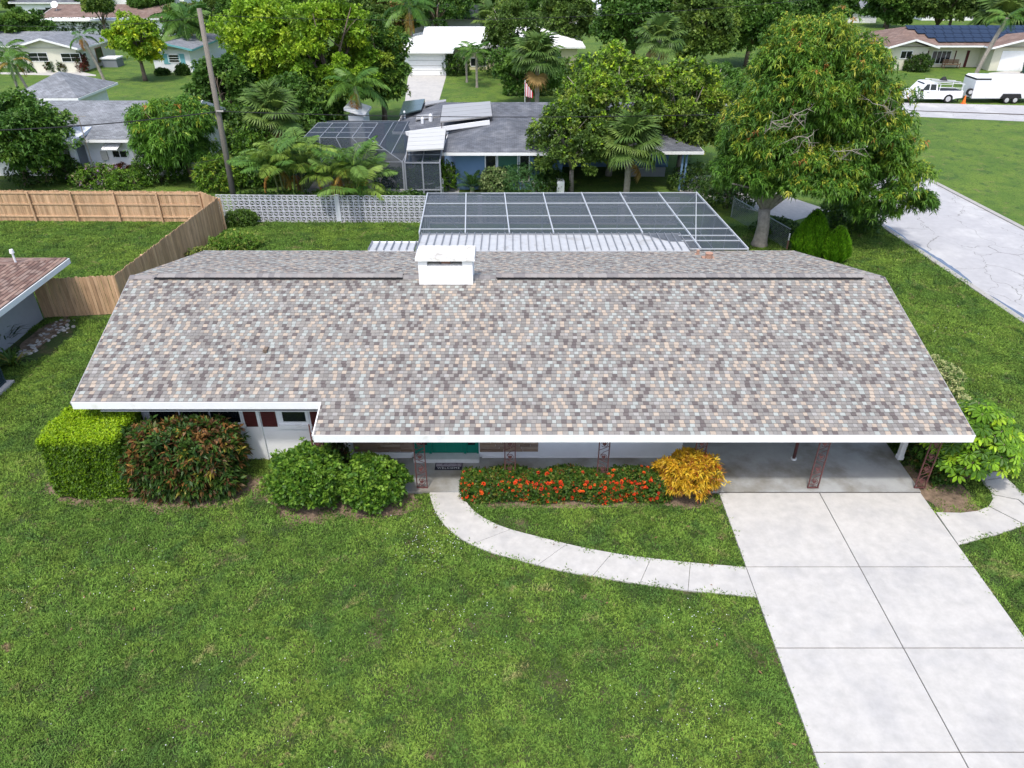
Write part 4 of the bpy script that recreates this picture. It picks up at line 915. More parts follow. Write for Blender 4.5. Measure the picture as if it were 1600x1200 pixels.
q = PY(20, 398, 28.0); m = MB(); m.tube([(q.x, 28, 2.7), (q.x, 28, 3.25)], .04, 8); m.tube([(q.x, 28, 3.25), (q.x, 28, 3.4)], [.09, .07], 10); m.build('vent_pipe', WHITE, ro)
# loose rubble stones by the wall
RUB = mat('rubble_stone', (.42, .41, .38), .95, .3, 9, bump=.5, rnd=.3)
sm = []
for k in range(4):
    rr = random.Random(k); b = MB(); n = 7; ring = [(math.cos(6.283 * i / n) * rr.uniform(.7, 1.1), math.sin(6.283 * i / n) * rr.uniform(.5, .9)) for i in range(n)]
    b.hexa([(x, y, 0) for x, y in ring], [(x * .75, y * .75, .45) for x, y in ring]); sm.append(b.mesh('rubble_stone', RUB))
rub = bpy.data.objects.new('rubble_strip', None); COL.objects.link(rub); rub['kind'] = 'structure'; WL['rubble_strip'] = Vector((0, 0, 0))
for i in range(110):
    t_ = rnd.random(); a = P(105, 505).lerp(P(25, 560), t_); w = .25 + .35 * (1 - t_); x = a.x + rnd.uniform(-w, w); y = a.y + rnd.uniform(-.4, .4)
    if x < -20.2: x = -20.2 + rnd.random() * .3
    s = rnd.uniform(.04, .13); put(sm[i % 4], 'stone', rub, (x, y, .0), (0, 0, rnd.uniform(0, 6)), (s, s, s))
blob(P(68, 525).x, P(68, 525).y, .5, 1.8, 77, .03)
ac = T('air_conditioner', 'dark teal outdoor air conditioning unit on a pale slab at the left edge', 'air conditioner', (-18.9, 22.9, 0))
ACM = mat('ac_metal', (.03, .055, .07), .5, .1, 5)
m = MB(); m.box(-19.9, 22.0, 0, -18.55, 23.3, .12); m.build('concrete_pad', CONC, ac)
m = MB(); m.box(-19.75, 22.15, .12, -18.75, 23.15, .2); m.box(-19.75, 22.15, .95, -18.75, 23.15, 1.02)
for i in range(4): m.box(-19.75 + (i % 2) * .94, 22.15 + (i // 2) * .94, .2, -19.69 + (i % 2) * .94, 22.21 + (i // 2) * .94, .95)
m.build('cabinet', ACM, ac)
m = MB()
for k in range(9): m.box(-19.73, 22.17, .24 + k * .078, -18.77, 23.13, .27 + k * .078)
m.box(-19.65, 22.25, .2, -18.85, 23.05, .94); m.build('louvres', ACM, ac)
m = MB()
for k in range(7): m.tube([(-19.25 + .44 * math.cos(a) * (k + 1) / 7, 22.65 + .44 * math.sin(a) * (k + 1) / 7, 1.035) for a in np.linspace(0, 6.283, 25)], .008, 4)
m.build('fan_guard', ACM, ac)

# ================================================================== NEIGHBOURS BEHIND
def wallbox(par, x0, x1, y0, y1, z, m, name='wall', z0=0):
    b = MB(); b.box(x0, y0, z0, x1, y1, z); return b.build(name, m, par)
def winp(par, px0, py0, px1, py1, Y, cols=2, rows=2, fm=WHITE, gm=GLASS, fw=.07):
    a = PY(px0, py1, Y); b = PY(px1, py0, Y); return window(par, (a.x, Y, 0), D_, N_, b.x - a.x, a.z, b.z, cols, rows, fm, fw, .05, -.004, gm)
def pbox(par, px0, py0, px1, py1, Y, dep, m, name, proud=.0):
    a = PY(px0, py1, Y); b = PY(px1, py0, Y); q = MB(); q.box(a.x, Y - proud, max(a.z, 0), b.x, Y + dep, b.z); return q.build(name, m, par)
def sw(par, o, d, n, u0, w, z0, z1, cols=1, rows=1, fm=WHITE): 
    o = Vector(o) + Vector(d) * u0; return window(par, o, d, n, w, z0, z1, cols, rows, fm, .07, .05, -.004)

# --- blue house directly behind
bh = T('blue_house', 'blue walled house with dark slate roof and roof panels behind the pool cage', 'house', (2, 46.6, 0))
BX0, BX1 = -3.7, 11.5
slabroof(bh, -8.1, 11.9, 51.5, 61.0, 2.6, .2, 'x', (1, 1), RDARK)
slabroof(bh, -4.3, 3.6, 46.05, 56.3, 2.6, .2, 'y', (1, 1), RDARK)
slabroof(bh, 4.4, 11.9, 46.4, 56.2, 2.58, .19, 'y', (1, 1), RDARK)
wallbox(bh, -3.6, 3.2, 46.9, 56, 2.5, BLUEW); wallbox(bh, -7.5, 4.9, 52.2, 60, 2.5, BLUEW); wallbox(bh, 4.9, 11, 52.2, 60, 2.5, BLUEW)
GREENG = mat('green_blind', (.05, .14, .10), .3, .06, 4)
a = winp(bh, 758, 241, 776, 284, 46.9, 1, 1); a = winp(bh, 777, 241, 810, 284, 46.9, 1, 1, gm=GREENG); a = winp(bh, 811, 241, 828, 284, 46.9, 1, 1)
pbox(bh, 832, 284, 880, 301, 46.2, .15, WHITE, 'planter_wall'); pbox(bh, 870, 284, 882, 302, 45.4, .8, WHITE, 'planter_wall')
pbox(bh, 975, 262, 1040, 300, 49.8, .2, mat('grey_boards', (.30, .32, .34), .8, .1, 3), 'carport_screen')
for x_ in (1061, 1067): 
    a = P(x_, 298); m = MB(); m.box(a.x - .06, a.y, 0, a.x + .06, a.y + .12, 2.5); m.build('post', BLUEW, bh)
# solar water heating panels, on the roof
PANL = mat('panel_grey', (.34, .335, .33), .35, .12, 1.2, stretch=(.6, 6, 1)); PAND = mat('panel_dark', (.06, .09, .09), .2, .1, 2, spec=.6)
def roofpanel(pts, z, label, m, rows=3, lift=(0, 0, 0, 0)):
    q = [P(x, y, z + l) for (x, y), l in zip(pts, lift)]; c = sum(q, Vector()) / 4; t = T('roof_panel', label, 'solar panel', c, 'panels on the slate roof')
    up = Vector((0, 0, .09)); 
    for i in range(rows):
        a, b = i / rows + .006, (i + 1) / rows - .006; r4 = [q[0].lerp(q[3], a), q[1].lerp(q[2], a), q[1].lerp(q[2], b), q[0].lerp(q[3], b)]
        b_ = MB(); b_.hexa([p for p in r4][::-1], [p + up for p in r4][::-1]); b_.build('absorber', m, t)
    s = MB()
    for p in q: s.beam(Vector((p.x, p.y, z - .5)) + (c - p) * .04, p + (c - p) * .04, .04)
    s.build('rack', DARKJ, t, kind='stuff')
roofpanel([(692, 166), (766, 160), (769, 183), (688, 192)], 3.35, 'large pale ribbed panel in the middle of the slate roof', PANL, 4, (.12, .15, .12, .06))
roofpanel([(640, 206), (697, 202), (693, 234), (635, 237)], 3.1, 'pale slatted panel at the near left corner of the slate roof', mat('panel_white', (.52, .52, .50), .5, .12, 2, stretch=(.5, 8, 1)), 5, (.12, .12, 0, 0))
roofpanel([(631, 160), (664, 156), (658, 173), (624, 181)], 3.0, 'dark green shiny panel at the far left corner of the slate roof', PAND, 2, (.1, .1, .03, .03))
roofpanel([(651, 182), (688, 178), (688, 184), (650, 188)], 3.0, 'thin grey strip panel left of the large pale one', PANL, 1)
roofpanel([(665, 161), (697, 157), (697, 160), (664, 166)], 3.1, 'thin strip panel beside the dark green one near the ridge', PANL, 1)
m = MB(); q0 = P(634, 209, 2.75); q1 = P(765, 191, 3.3); m.beam(q0, q1, .12, .28); m.build('flashing', WHITE, bh)
for i, (x_, y_, s_) in enumerate(((660, 189, .16), (673, 187, .22), (632, 178, .12))):
    a = P(x_, y_, 3.0); m = MB(); m.tube([a - Vector((0, 0, .3)), a + Vector((0, 0, s_)), a + Vector((0, 0, s_ * 1.8))], [s_ * .6, s_ * .7, s_ * .3], 10); m.build('roof_vent', WHITE, bh)
# bronze framed lanai cage
BF = mat('bronze_frame', (.20, .22, .25), .5, .05, 3); BFL = mat('lanai_frame', (.25, .27, .30), .5, .05, 3); SCD = screen_mat('lanai_screen', (.045, .06, .08), .66)
lc = T('lanai_cage', 'dark screened enclosure with sloping sides left of the blue house', 'pool enclosure', (-11, 47, 0), None)
g0 = [P(470, 253, 2.4), P(629, 253, 2.4)]; y0_, yb_ = g0[0].y, 55.5; xa_, xb_ = g0[0].x - .4, g0[1].x; zt_ = 3.75; t0 = P(485, 215, zt_); t1 = P(575, 215, zt_); tb_ = P(586, 192, zt_).y
base = [Vector((xa_, y0_, 2.4)), Vector((xb_, y0_, 2.4)), Vector((xb_, yb_, 2.4)), Vector((xa_, yb_, 2.4))]
top_ = [Vector((t0.x - .4, t0.y, zt_)), Vector((t1.x, t0.y, zt_)), Vector((t1.x, tb_, zt_)), Vector((t0.x - .4, tb_, zt_))]
m = MB()
for i in range(4): m.beam(base[i], base[(i + 1) % 4], .04); m.beam(top_[i], top_[(i + 1) % 4], .04); m.beam(base[i], top_[i], .04); m.beam(Vector((base[i].x, base[i].y, 0)), base[i], .10)
for i in range(1, 4):
    for j_, k_ in ((0, 1),):
        p = top_[0].lerp(top_[1], i / 4); q = top_[3].lerp(top_[2], i / 4); r_ = base[0].lerp(base[1], i / 4); m.beam(p, q, .04); m.beam(p, r_, .04); m.beam(r_, Vector((r_.x, r_.y, 0)), .04)
for i in (1, 2): m.beam(top_[0].lerp(top_[3], i / 3), top_[1].lerp(top_[2], i / 3), .04); m.beam(top_[1].lerp(base[1], i / 3), top_[2].lerp(base[2], i / 3), .04)
m.beam(top_[0].lerp(base[0], .5), top_[1].lerp(base[1], .5), .04); m.build('frame', BFL, lc)
for i in range(4):
    b = MB(); b.face([base[i], base[(i + 1) % 4], top_[(i + 1) % 4], top_[i]]); b.build('screen_panel', SCD, lc)
    b = MB(); p, q = base[i], base[(i + 1) % 4]; b.face([Vector((p.x, p.y, 0)), Vector((q.x, q.y, 0)), q, p]); b.build('wall_screen', SCD, lc)
b = MB(); b.face(top_); b.build('screen_panel', SCD, lc)
m = MB(); m.prism([(xa_, y0_), (xb_ + 3.2, y0_), (xb_ + 3.2, yb_), (xa_, yb_)], .0, .08); m.build('lanai_floor', CONCP, lc)
m = MB(); m.box(xa_, y0_ - .1, 0, xb_, y0_ + .05, .75); m.build('knee_wall', mat('old_render', (.35, .35, .34), .9, .15, 3), lc)
# screened porch bay between cage and house
pb = T('screened_porch', 'dark screened porch bay with table and chairs beside the blue wall', 'porch', (-6.2, 46.5, 0))
x0, x1 = xb_ + .12, -4.35; m = MB(); ZP = 2.35; yq = y0_
for p, q in (((x0, yq, 0), (x0, yq, ZP)), ((x1, yq, 0), (x1, yq, ZP)), (((x0 + x1) / 2, yq, 0), ((x0 + x1) / 2, yq, ZP)), ((x0, yq, ZP), (x1, yq, ZP)), ((x0, yq + 1.9, ZP + .45), (x1, yq + 1.9, ZP + .45)), ((x0, yq, ZP), (x0, yq + 1.9, ZP + .45)), ((x1, yq, ZP), (x1, yq + 1.9, ZP + .45)), (((x0 + x1) / 2, yq, ZP), ((x0 + x1) / 2, yq + 1.9, ZP + .45)), ((x0, yq + .95, ZP + .225), (x1, yq + .95, ZP + .225)), ((x0, yq, .7), (x1, yq, .7))): m.beam(p, q, .09 if p[2] == 0 else .07)
m.build('frame', BFL, pb)
b = MB(); b.face([(x0, yq + .02, ZP), (x1, yq + .02, ZP), (x1, yq + 1.9, ZP + .45), (x0, yq + 1.9, ZP + .45)]); b.build('roof_screen', SCD, pb)
b = MB(); b.face([(x0, yq + .02, 0), (x1, yq + .02, 0), (x1, yq + .02, ZP), (x0, yq + .02, ZP)]); b.build('front_screen', SCD, pb)
wallbox(pb, x0, x1, yq + 3.2, yq + 3.4, 2.3, BF, 'back_wall')
def garden_chair(x, y, rz, label, m=None):
    t = T('garden_chair', label, 'chair', (x, y, .08), 'chairs in the screened porch', rz); m = m or WHITE
    def pt(nm, *bx):
        b = MB(); b.box(*bx); o = bpy.data.objects.new(nm, b.mesh(nm, m)); link(o, t)
    pt('seat', -.25, -.25, .42, .25, .25, .46); pt('backrest', -.25, .22, .46, .25, .26, .95)
    for sx in (-.23, .20):
        for sy in (-.23, .20): pt('leg', sx, sy, 0, sx + .03, sy + .03, .42)
garden_chair((x0 + x1) / 2 - .6, yq + 1.2, 1.2, 'left pale chair at the table in the screened porch'); garden_chair((x0 + x1) / 2 + .8, yq + 1.2, -1.3, 'right pale chair at the table in the screened porch')
t = T('patio_table', 'small round pale table between two chairs in the screened porch', 'table', ((x0 + x1) / 2 + .1, yq + 1.3, .08)); m = MB(); m.tube([(0, 0, .70), (0, 0, .73)], .5, 16); o = bpy.data.objects.new('tabletop', m.mesh('tabletop', WHITE)); link(o, t)
m = MB(); m.tube([(0, 0, 0), (0, 0, .70)], .05, 8); o = bpy.data.objects.new('pedestal', m.mesh('pedestal', WHITE)); link(o, t)
# slatted brown screen and white shed roof behind the cage
bs_ = T('slat_screen', 'reddish brown horizontal slat screen beside the slate roof corner', 'fence', P(590, 196))
RB = mat('red_boards', (.16, .07, .05), .8, .2, 4)
pa, pc = P(568, 206), P(618, 206)
for i in range(7): m = MB(); m.box(pa.x, 57.0, .15 + i * .26, pc.x, 57.04, .37 + i * .26); m.build('slat', RB, bs_)
for x_ in np.linspace(pa.x, pc.x, 3): m = MB(); m.box(x_ - .05, 57.05, 0, x_ + .05, 57.15, 2.0); m.build('post', RB, bs_)
sh = T('garden_shed', 'small white shed roof among the trees behind the dark cage', 'shed', P(555, 200)); q = P(540, 167, 3.2); q2 = P(567, 178, 2.6); Y_ = q2.y
m = MB(); m.box(q.x, Y_, 0, q2.x, Y_ + 2.4, 2.5); m.build('wall', WHITEW, sh)
m = MB(); m.hexa([(q.x - .2, Y_ - .3, 2.9), (q2.x + .2, Y_ - .3, 2.45), (q2.x + .2, Y_ + 2.7, 2.45), (q.x - .2, Y_ + 2.7, 2.9)], [(q.x - .2, Y_ - .3, 3.1), (q2.x + .2, Y_ - .3, 2.6), (q2.x + .2, Y_ + 2.7, 2.6), (q.x - .2, Y_ + 2.7, 3.1)]); m.build('roof', WHITE, sh)

# --- white house with grey roof, left
wh = T('white_house', 'white house with long grey roof, flat wing, awning and leaning door panel', 'house', (-27, 50.5, 0))
WX1 = -22.2; slabroof(wh, -37.5, -21.6, 49.25, 58.5, 2.6, .33, 'x', (0, 0), RGREY); wallbox(wh, -36.9, WX1, 50.0, 57.9, 2.5, WHITEW)
for X_ in (WX1 - .1,):
    m = MB(); m.face([(X_, 50.0, 2.5), (X_, 57.9, 2.5), (X_, 53.9, 3.95)]); m.build('gable_wall', WHITEW, wh)
wx0, wx1, wy0 = P(78, 240, 2.4).x, P(146, 275).x, P(146, 284).y
m = MB(); m.hexa([(wx0, wy0, 0), (wx1, wy0, 0), (wx1, 49.99, 0), (wx0, 49.99, 0)], [(wx0, wy0, 2.55), (wx1, wy0, 2.55), (wx1, 49.99, 2.75), (wx0, 49.99, 2.75)]); m.build('wing', WHITEW, wh)
m = MB(); m.hexa([(wx0 - .5, wy0 - .5, 2.58), (wx1 + .5, wy0 - .5, 2.58), (wx1 + .5, 50.6, 2.9), (wx0 - .5, 50.6, 2.9)], [(wx0 - .5, wy0 - .5, 2.78), (wx1 + .5, wy0 - .5, 2.78), (wx1 + .5, 50.6, 3.1), (wx0 - .5, 50.6, 3.1)]); m.build('flat_roof', RLT, wh)
m = MB(); m.beam((wx1 + .06, wy0 + .7, .05), (wx1 + .06, wy0 + .7, 2.1), .08, .9, up=(0, 1, 0)); o = m.build('door_panel', mat('grey_panel', (.16, .18, .21), .6, .1, 4), wh)
winp(wh, 177, 234, 198, 247, 50.0, 2, 1)
aw = MB(); a = PY(160, 234, 49.2); b_ = PY(191, 223, 50.0); aw.hexa([(a.x, 49.1, a.z), (b_.x, 49.1, a.z), (b_.x, 49.99, b_.z), (a.x, 49.99, b_.z)], [(a.x, 49.1, a.z + .05), (b_.x, 49.1, a.z + .05), (b_.x, 49.99, b_.z + .05), (a.x, 49.99, b_.z + .05)])
for i in range(9): xx = a.x + (b_.x - a.x) * i / 8; aw.beam((xx, 49.1, a.z + .06), (xx, 49.98, b_.z + .06), .04, .03)
aw.build('awning', WHITE, wh, kind='stuff')
for x_, s_ in ((164, .35), (215, .45)): pbox(wh, x_ - 3, 236, x_ + 3, 249, 50.0, .0, mat('meter_grey', (.5, .5, .47), .6, .1, 5), 'meter_box', .14)
m = MB(); a = P(147, 210, 2.7); m.tube([(wx1 + .7, 49.0, 0), (wx1 + .7, 49.0, 4.1)], .035, 6); m.beam((wx1 + .1, 49.0, 4.1), (wx1 + 1.2, 49.0, 4.1), .03); m.build('mast', BARKG, wh)
# small hipped roof beyond
hh = T('grey_hip_house', 'small pyramid shaped grey roof just behind the white house ridge', 'house', (-37, 61, 0)); a = P(12, 153, 2.6); b_ = P(121, 153, 2.6)
wallbox(hh, a.x + .6, b_.x - .6, a.y + .6, a.y + 6, 2.5, WHITEW); slabroof(hh, a.x, b_.x, a.y, a.y + 7, 2.6, .42, 'x', (1, 1), RGREY)

# --- cream house
def gabled(name, label, px0, px1, pyb, pye, depth, wm, rm, tm, sl=.3, z=2.4, oh=.6, xext=None):
    a = P(px0, pyb); b = P(px1, pyb); h = T(name, label, 'house', ((a.x + b.x) / 2, a.y, 0)); Y = a.y; xc = (a.x + b.x) / 2; hw = (b.x - a.x) / 2
    wallbox(h, a.x, b.x, Y, Y + depth, z, wm); m = MB(); m.face([(a.x, Y + .002, z), (b.x, Y + .002, z), (xc, Y + .002, z + hw * sl)]); m.build('gable_wall', wm, h)
    slabroof(h, a.x - oh, b.x + oh, Y - oh, Y + depth + oh, z + .02, sl, 'y', (0, 1), rm, fm=tm); return h, Y, a.x, b.x
cr_, Yc_, xa, xb = gabled('cream_house', 'cream house with two white windows and grey roof across the far lawn', 38, 128, 113, 83, 9, CREAM, RGREY, WHITE, .26, 2.6)
winp(cr_, 47, 82, 73, 96, Yc_, 2, 2, fw=.05); winp(cr_, 98, 83, 124, 97, Yc_, 2, 2, fw=.05)
slabroof(cr_, xa - 16, xa + 3.5, Yc_ + 2, Yc_ + 10, 2.6, .26, 'x', (1, 0), RGREY); wallbox(cr_, xa - 15, xa - .003, Yc_ + 3, Yc_ + 9, 2.5, CREAM)
sw(cr_, (xb, Yc_, 0), (0, 1, 0), (1, 0, 0), 1.2, .8, 1.0, 1.9); sw(cr_, (xb, Yc_, 0), (0, 1, 0), (1, 0, 0), 4.2, 1.6, .4, 2.0, fm=mat('brown_panel', (.22, .10, .05), .7, .2, 3))
m = MB(); m.box(xb + .8, Yc_ + 3.5, 0, xb + 2.6, Yc_ + 5.2, .9); m.build('cabinet', BF, cr_); m = MB(); m.box(xb + .7, Yc_ + 3.4, .903, xb + 2.7, Yc_ + 5.3, 1.05); m.build('counter', WHITE, cr_)
# --- white house with turquoise trim
tq, Yt_, xa, xb = gabled('turquoise_trim_house', 'white cottage with turquoise shutters and trim beside the far lawn', 244, 302, 113, 83, 12, WHITEW, RGREY, TURQ, .22, 2.5)
winp(tq, 264, 85, 280, 98, Yt_, 1, 3)
for a, b in ((257, 263), (281, 287)): pbox(tq, a, 84, b, 100, Yt_, 0, TURQ, 'shutter', .04)
# --- brown roofed house
def longhouse(name, label, px0, px1, pyb, depth, wm, rm, tm=WHITE, sl=.25, z=2.5, hips=(0, 0), oh=.7, cat='house'):
    a = P(px0, pyb); b = P(px1, pyb); h = T(name, label, cat, ((a.x + b.x) / 2, a.y, 0)); wallbox(h, a.x, b.x, a.y, a.y + depth, z, wm)
    if not all(hips):
        for X_, k in ((a.x, hips[0]), (b.x, hips[1])):
            if not k: m = MB(); m.face([(X_, a.y, z), (X_, a.y + depth, z), (X_, a.y + depth / 2, z + depth / 2 * sl)]); m.build('gable_wall', wm, h)
    slabroof(h, a.x - oh, b.x + oh, a.y - oh, a.y + depth + oh, z + .02, sl, 'x', hips, rm, fm=tm); return h, a.y, a.x, b.x
br_, Yb_, xa, xb = longhouse('brown_roof_house', 'low white house with faded brown roof behind the yellow flowering tree', 78, 268, 56, 12, WHITEW, RBROWN, sl=.2)
winp(br_, 240, 45, 262, 54, Yb_, 3, 1); wallbox(br_, xa + 2, xb - 6, Yb_ - 3, Yb_ - .003, 2.4, WHITEW, 'porch_wall')
m = MB(); m.box(xa + 1.4, Yb_ - 4, 2.42, xb - 5.4, Yb_ - .71, 2.62); m.build('porch_roof', RWHITE, br_)
m = MB(); q = PY(94, 34, Yb_ + 3); m.tube([(q.x, q.y, 3), (q.x, q.y, 4)], .04, 6); m.tube([(q.x, q.y - .1, 4), (q.x, q.y - .25, 4.1)], [.1, .55], 12); m.build('dish', WHITE, br_)
# --- grey carport house, upper left corner
uh, Yu_, xa, xb = longhouse('carport_house', 'blue grey house with open carport in the upper left corner', 30, 128, 27, 10, WHITEW, RDARK, sl=.25)
pbox(uh, 75, 12, 100, 27, Yu_ - .05, 0, GLASS, 'carport_shade', .01); winp(uh, 60, 14, 72, 22, Yu_, 1, 1)  # dark panel on the solid wall paints the shade inside the carport
# --- white two storey house at the top
a = P(176, 22); b = P(292, 22); ts = T('two_storey_house', 'white flat roofed two storey house at the top left edge of the photo', 'house', ((a.x + b.x) / 2, a.y, 0))
wallbox(ts, a.x, b.x, a.y, a.y + 12, 6.2, WHITEW); wallbox(ts, a.x + 7, b.x - 3, a.y - 2, a.y - .003, 3.2, WHITEW, 'porch_block')
m = MB(); m.box(a.x - .4, a.y - .4, 6.203, b.x + .4, a.y + 12.4, 6.45); m.build('roof', RWHITE, ts)
for x_, w in ((183, 9), (210, 8), (255, 9), (272, 6)): winp(ts, x_, 7, x_ + w, 13, a.y, 1, 1)
pbox(ts, 232, 7, 242, 21, a.y - 2, 0, GLASS, 'door', .03)
# --- white roofed house with garage
gh = T('garage_house', 'white roofed house with large white garage door and cream wall', 'house', (-6, 90, 0)); a = P(634, 118); b = P(697, 118); Yg = a.y
wallbox(gh, a.x, b.x, Yg, Yg + 9, 2.5, WHITEW); slabroof(gh, a.x - .8, b.x + .9, Yg - .8, Yg + 14, 2.62, .30, 'y', (1, 1), RWHITE)
gd = pbox(gh, 640, 88, 692, 117.5, Yg, 0, WHITE, 'garage_door', .06)
for i in range(1, 4): 
    q = MB(); zz = 2.1 * i / 4; q.box(P(640, 118).x, Yg - .075, zz, P(692, 118).x, Yg - .061, zz + .035); q.build('panel_joint', GUT, gd)
x1_ = P(905, 118).x; wallbox(gh, b.x, x1_, Yg + 4, Yg + 13, 2.5, mat('yellow_stucco', (.62, .57, .38), .9, .05, 3)); slabroof(gh, b.x - 3, x1_ + .8, Yg + 3.2, Yg + 14.0, 2.6, .28, 'x', (0, 1), RWHITE)
winp(gh, 707, 88, 720, 102, Yg + 4, 1, 1, gm=mat('red_shutter', (.2, .05, .03), .7, .1, 3)); winp(gh, 735, 90, 760, 104, Yg + 4, 2, 1)
# --- black roofed house further back
longhouse('black_roof_house', 'house with black roof behind the white roofed one', 648, 770, 55, 10, mat('grey_stone', (.40, .40, .40), .9, .2, 2), RBLACK, sl=.3, hips=(1, 1), tm=RBLACK)
longhouse('pale_roof_house', 'pale blue roofed house glimpsed between dark oak crowns', 898, 945, 38, 9, WHITEW, RLT, sl=.35, hips=(1, 1))
longhouse('grey_gable_house', 'grey roofed house peeping above the big tree at the upper right', 1300, 1368, 36, 8, WHITEW, RGREY, sl=.4, hips=(0, 1))
longhouse('far_white_house', 'white walled house seen between trunks behind the solar roof house', 1440, 1520, 32, 8, WHITEW, RGREY, sl=.3, hips=(0, 1))
# --- right hand house with solar array
ry = P(1440, 108).y; rx0 = P(1380, 108).x; rx1 = P(1680, 108).x; rh = T('solar_house', 'beige house with brown roof and dark blue solar array across the road', 'house', ((rx0 + rx1) / 2, ry, 0))
wallbox(rh, rx0, rx1, ry + 1.5, ry + 9, 2.5, BEIGE); slabroof(rh, rx0 - .7, rx1 + .7, ry - .2, ry + 10, 2.6, .30, 'x', (1, 1), RBROWN)
gx1 = P(1437, 108).x; wallbox(rh, rx0, gx1, ry - .8, ry + 1.49, 2.5, BEIGE); slabroof(rh, rx0 - .7, gx1 + .8, ry - 1.6, ry + 6, 2.6, .28, 'y', (0, 1), RBROWN)
m = MB(); xc = (rx0 + gx1) / 2; m.face([(rx0, ry - .803, 2.5), (gx1, ry - .803, 2.5), (xc, ry - .803, 2.5 + .28 * (gx1 - rx0) / 2)]); m.build('gable_wall', BEIGE, rh)
g0_ = P(1535, 108).x; wallbox(rh, g0_, rx1, ry - 1.2, ry + 1.49, 2.5, BEIGE); slabroof(rh, g0_ - .8, rx1 + .7, ry - 2, ry + 6, 2.6, .25, 'y', (0, 1), RBROWN)
m = MB(); xc = (g0_ + rx1) / 2; m.face([(g0_, ry - 1.203, 2.5), (rx1, ry - 1.203, 2.5), (xc, ry - 1.203, 2.5 + .25 * (rx1 - g0_) / 2)]); m.build('gable_wall', BEIGE, rh)
q = MB(); q.box(P(1548, 108).x, ry - 1.26, 0, P(1548, 108).x + 5.0, ry - 1.2, 2.15); gd = q.build('garage_door', WHITE, rh)
winp(rh, 1405, 79, 1427, 92, ry - .8, 2, 1); winp(rh, 1452, 79, 1488, 100, ry + 1.5, 4, 1)
pbox(rh, 1446, 79, 1450, 101, ry + 1.5, 0, MAROON, 'shutter', .05); pbox(rh, 1489, 79, 1494, 101, ry + 1.5, 0, MAROON, 'shutter', .05); pbox(rh, 1504, 79, 1516, 105, ry + 1.5, 0, MAROON, 'door', .06)
NAVY = mat('solar_blue', (.008, .016, .040), .25, .15, 1, spec=.6); sa = T('solar_array', 'dark blue stepped array of solar panels on the brown roof across the road', 'solar panels', (P(1480, 62).x, ry + 2, 3))
zr_ = lambda y: 2.6 + .30 * (y - ry + .2) + .12
pe = MB(); pw, ph_ = 1.02, 1.0; pe.hexa([(0, 0, 0), (pw, 0, 0), (pw, ph_, ph_ * .3), (0, ph_, ph_ * .3)], [(0, 0, .05), (pw, 0, .05), (pw, ph_, ph_ * .3 + .05), (0, ph_, ph_ * .3 + .05)]); pme = pe.mesh('solar_panel', NAVY)
for r_, (xa_, n_) in enumerate(((1468, 9), (1450, 11), (1432, 13), (1415, 14))):
    y = ry + .35 + r_ * 1.1; X = PY(xa_ , 60, y).x
    for i in range(n_): put(pme, 'solar_panel', sa, (X + i * 1.08, y, zr_(y)))
# porch bench and pots at the solar house
t = T('porch_bench', 'brown slatted bench under the front window of the solar house', 'bench', (P(1477, 106).x, ry + .6, 0)); BB = mat('bench_wood', (.16, .10, .06), .8, .2, 5); X = P(1470, 106).x
for i in range(4): m = MB(); m.box(X, ry + .3 + i * .13, .42, X + 1.9, ry + .41 + i * .13, .46); m.build('seat_slat', BB, t)
for i in range(3): m = MB(); m.box(X, ry + .84, .55 + i * .14, X + 1.9, ry + .88, .66 + i * .14); m.build('back_slat', BB, t)
for x_ in (X, X + 1.82): m = MB(); m.box(x_, ry + .3, 0, x_ + .08, ry + .36, .62); m.build('leg', BB, t); m = MB(); m.box(x_, ry + .84, 0, x_ + .08, ry + .9, .54); m.build('leg', BB, t)
def bin_(px, body, lid, label):
    q = P(px, 109); t = T('wheelie_bin', label, 'trash bin', (q.x, q.y - 2.6, 0)); m = MB(); x, y = q.x, q.y - 2.6; m.hexa([(x - .25, y - .25, .08), (x + .25, y - .25, .08), (x + .25, y + .25, .08), (x - .25, y + .25, .08)], [(x - .32, y - .36, 1.05), (x + .32, y - .36, 1.05), (x + .32, y + .36, 1.05), (x - .32, y + .36, 1.05)]); m.build('body', body, t)
    m = MB(); m.hexa([(x - .35, y - .4, 1.053), (x + .35, y - .4, 1.053), (x + .35, y + .4, 1.053), (x - .35, y + .4, 1.053)], [(x - .30, y - .3, 1.15), (x + .30, y - .3, 1.15), (x + .30, y + .4, 1.15), (x - .30, y + .4, 1.15)]); m.build('lid', lid, t)
    for s in (-1, 1): m = MB(); m.tube([(x + s * .27, y + .27, .1), (x + s * .33, y + .27, .1)], .1, 12); m.build('wheel', DARKJ, t)
BG = mat('bin_green', (.012, .07, .05), .5, .05, 3); BY = mat('bin_yellow', (.60, .42, .03), .5, .05, 3)
bin_(1581, BG, BG, 'dark green wheeled bin, left of the one with a yellow lid'); bin_(1595, BG, BY, 'dark green wheeled bin with a yellow lid by the garage')

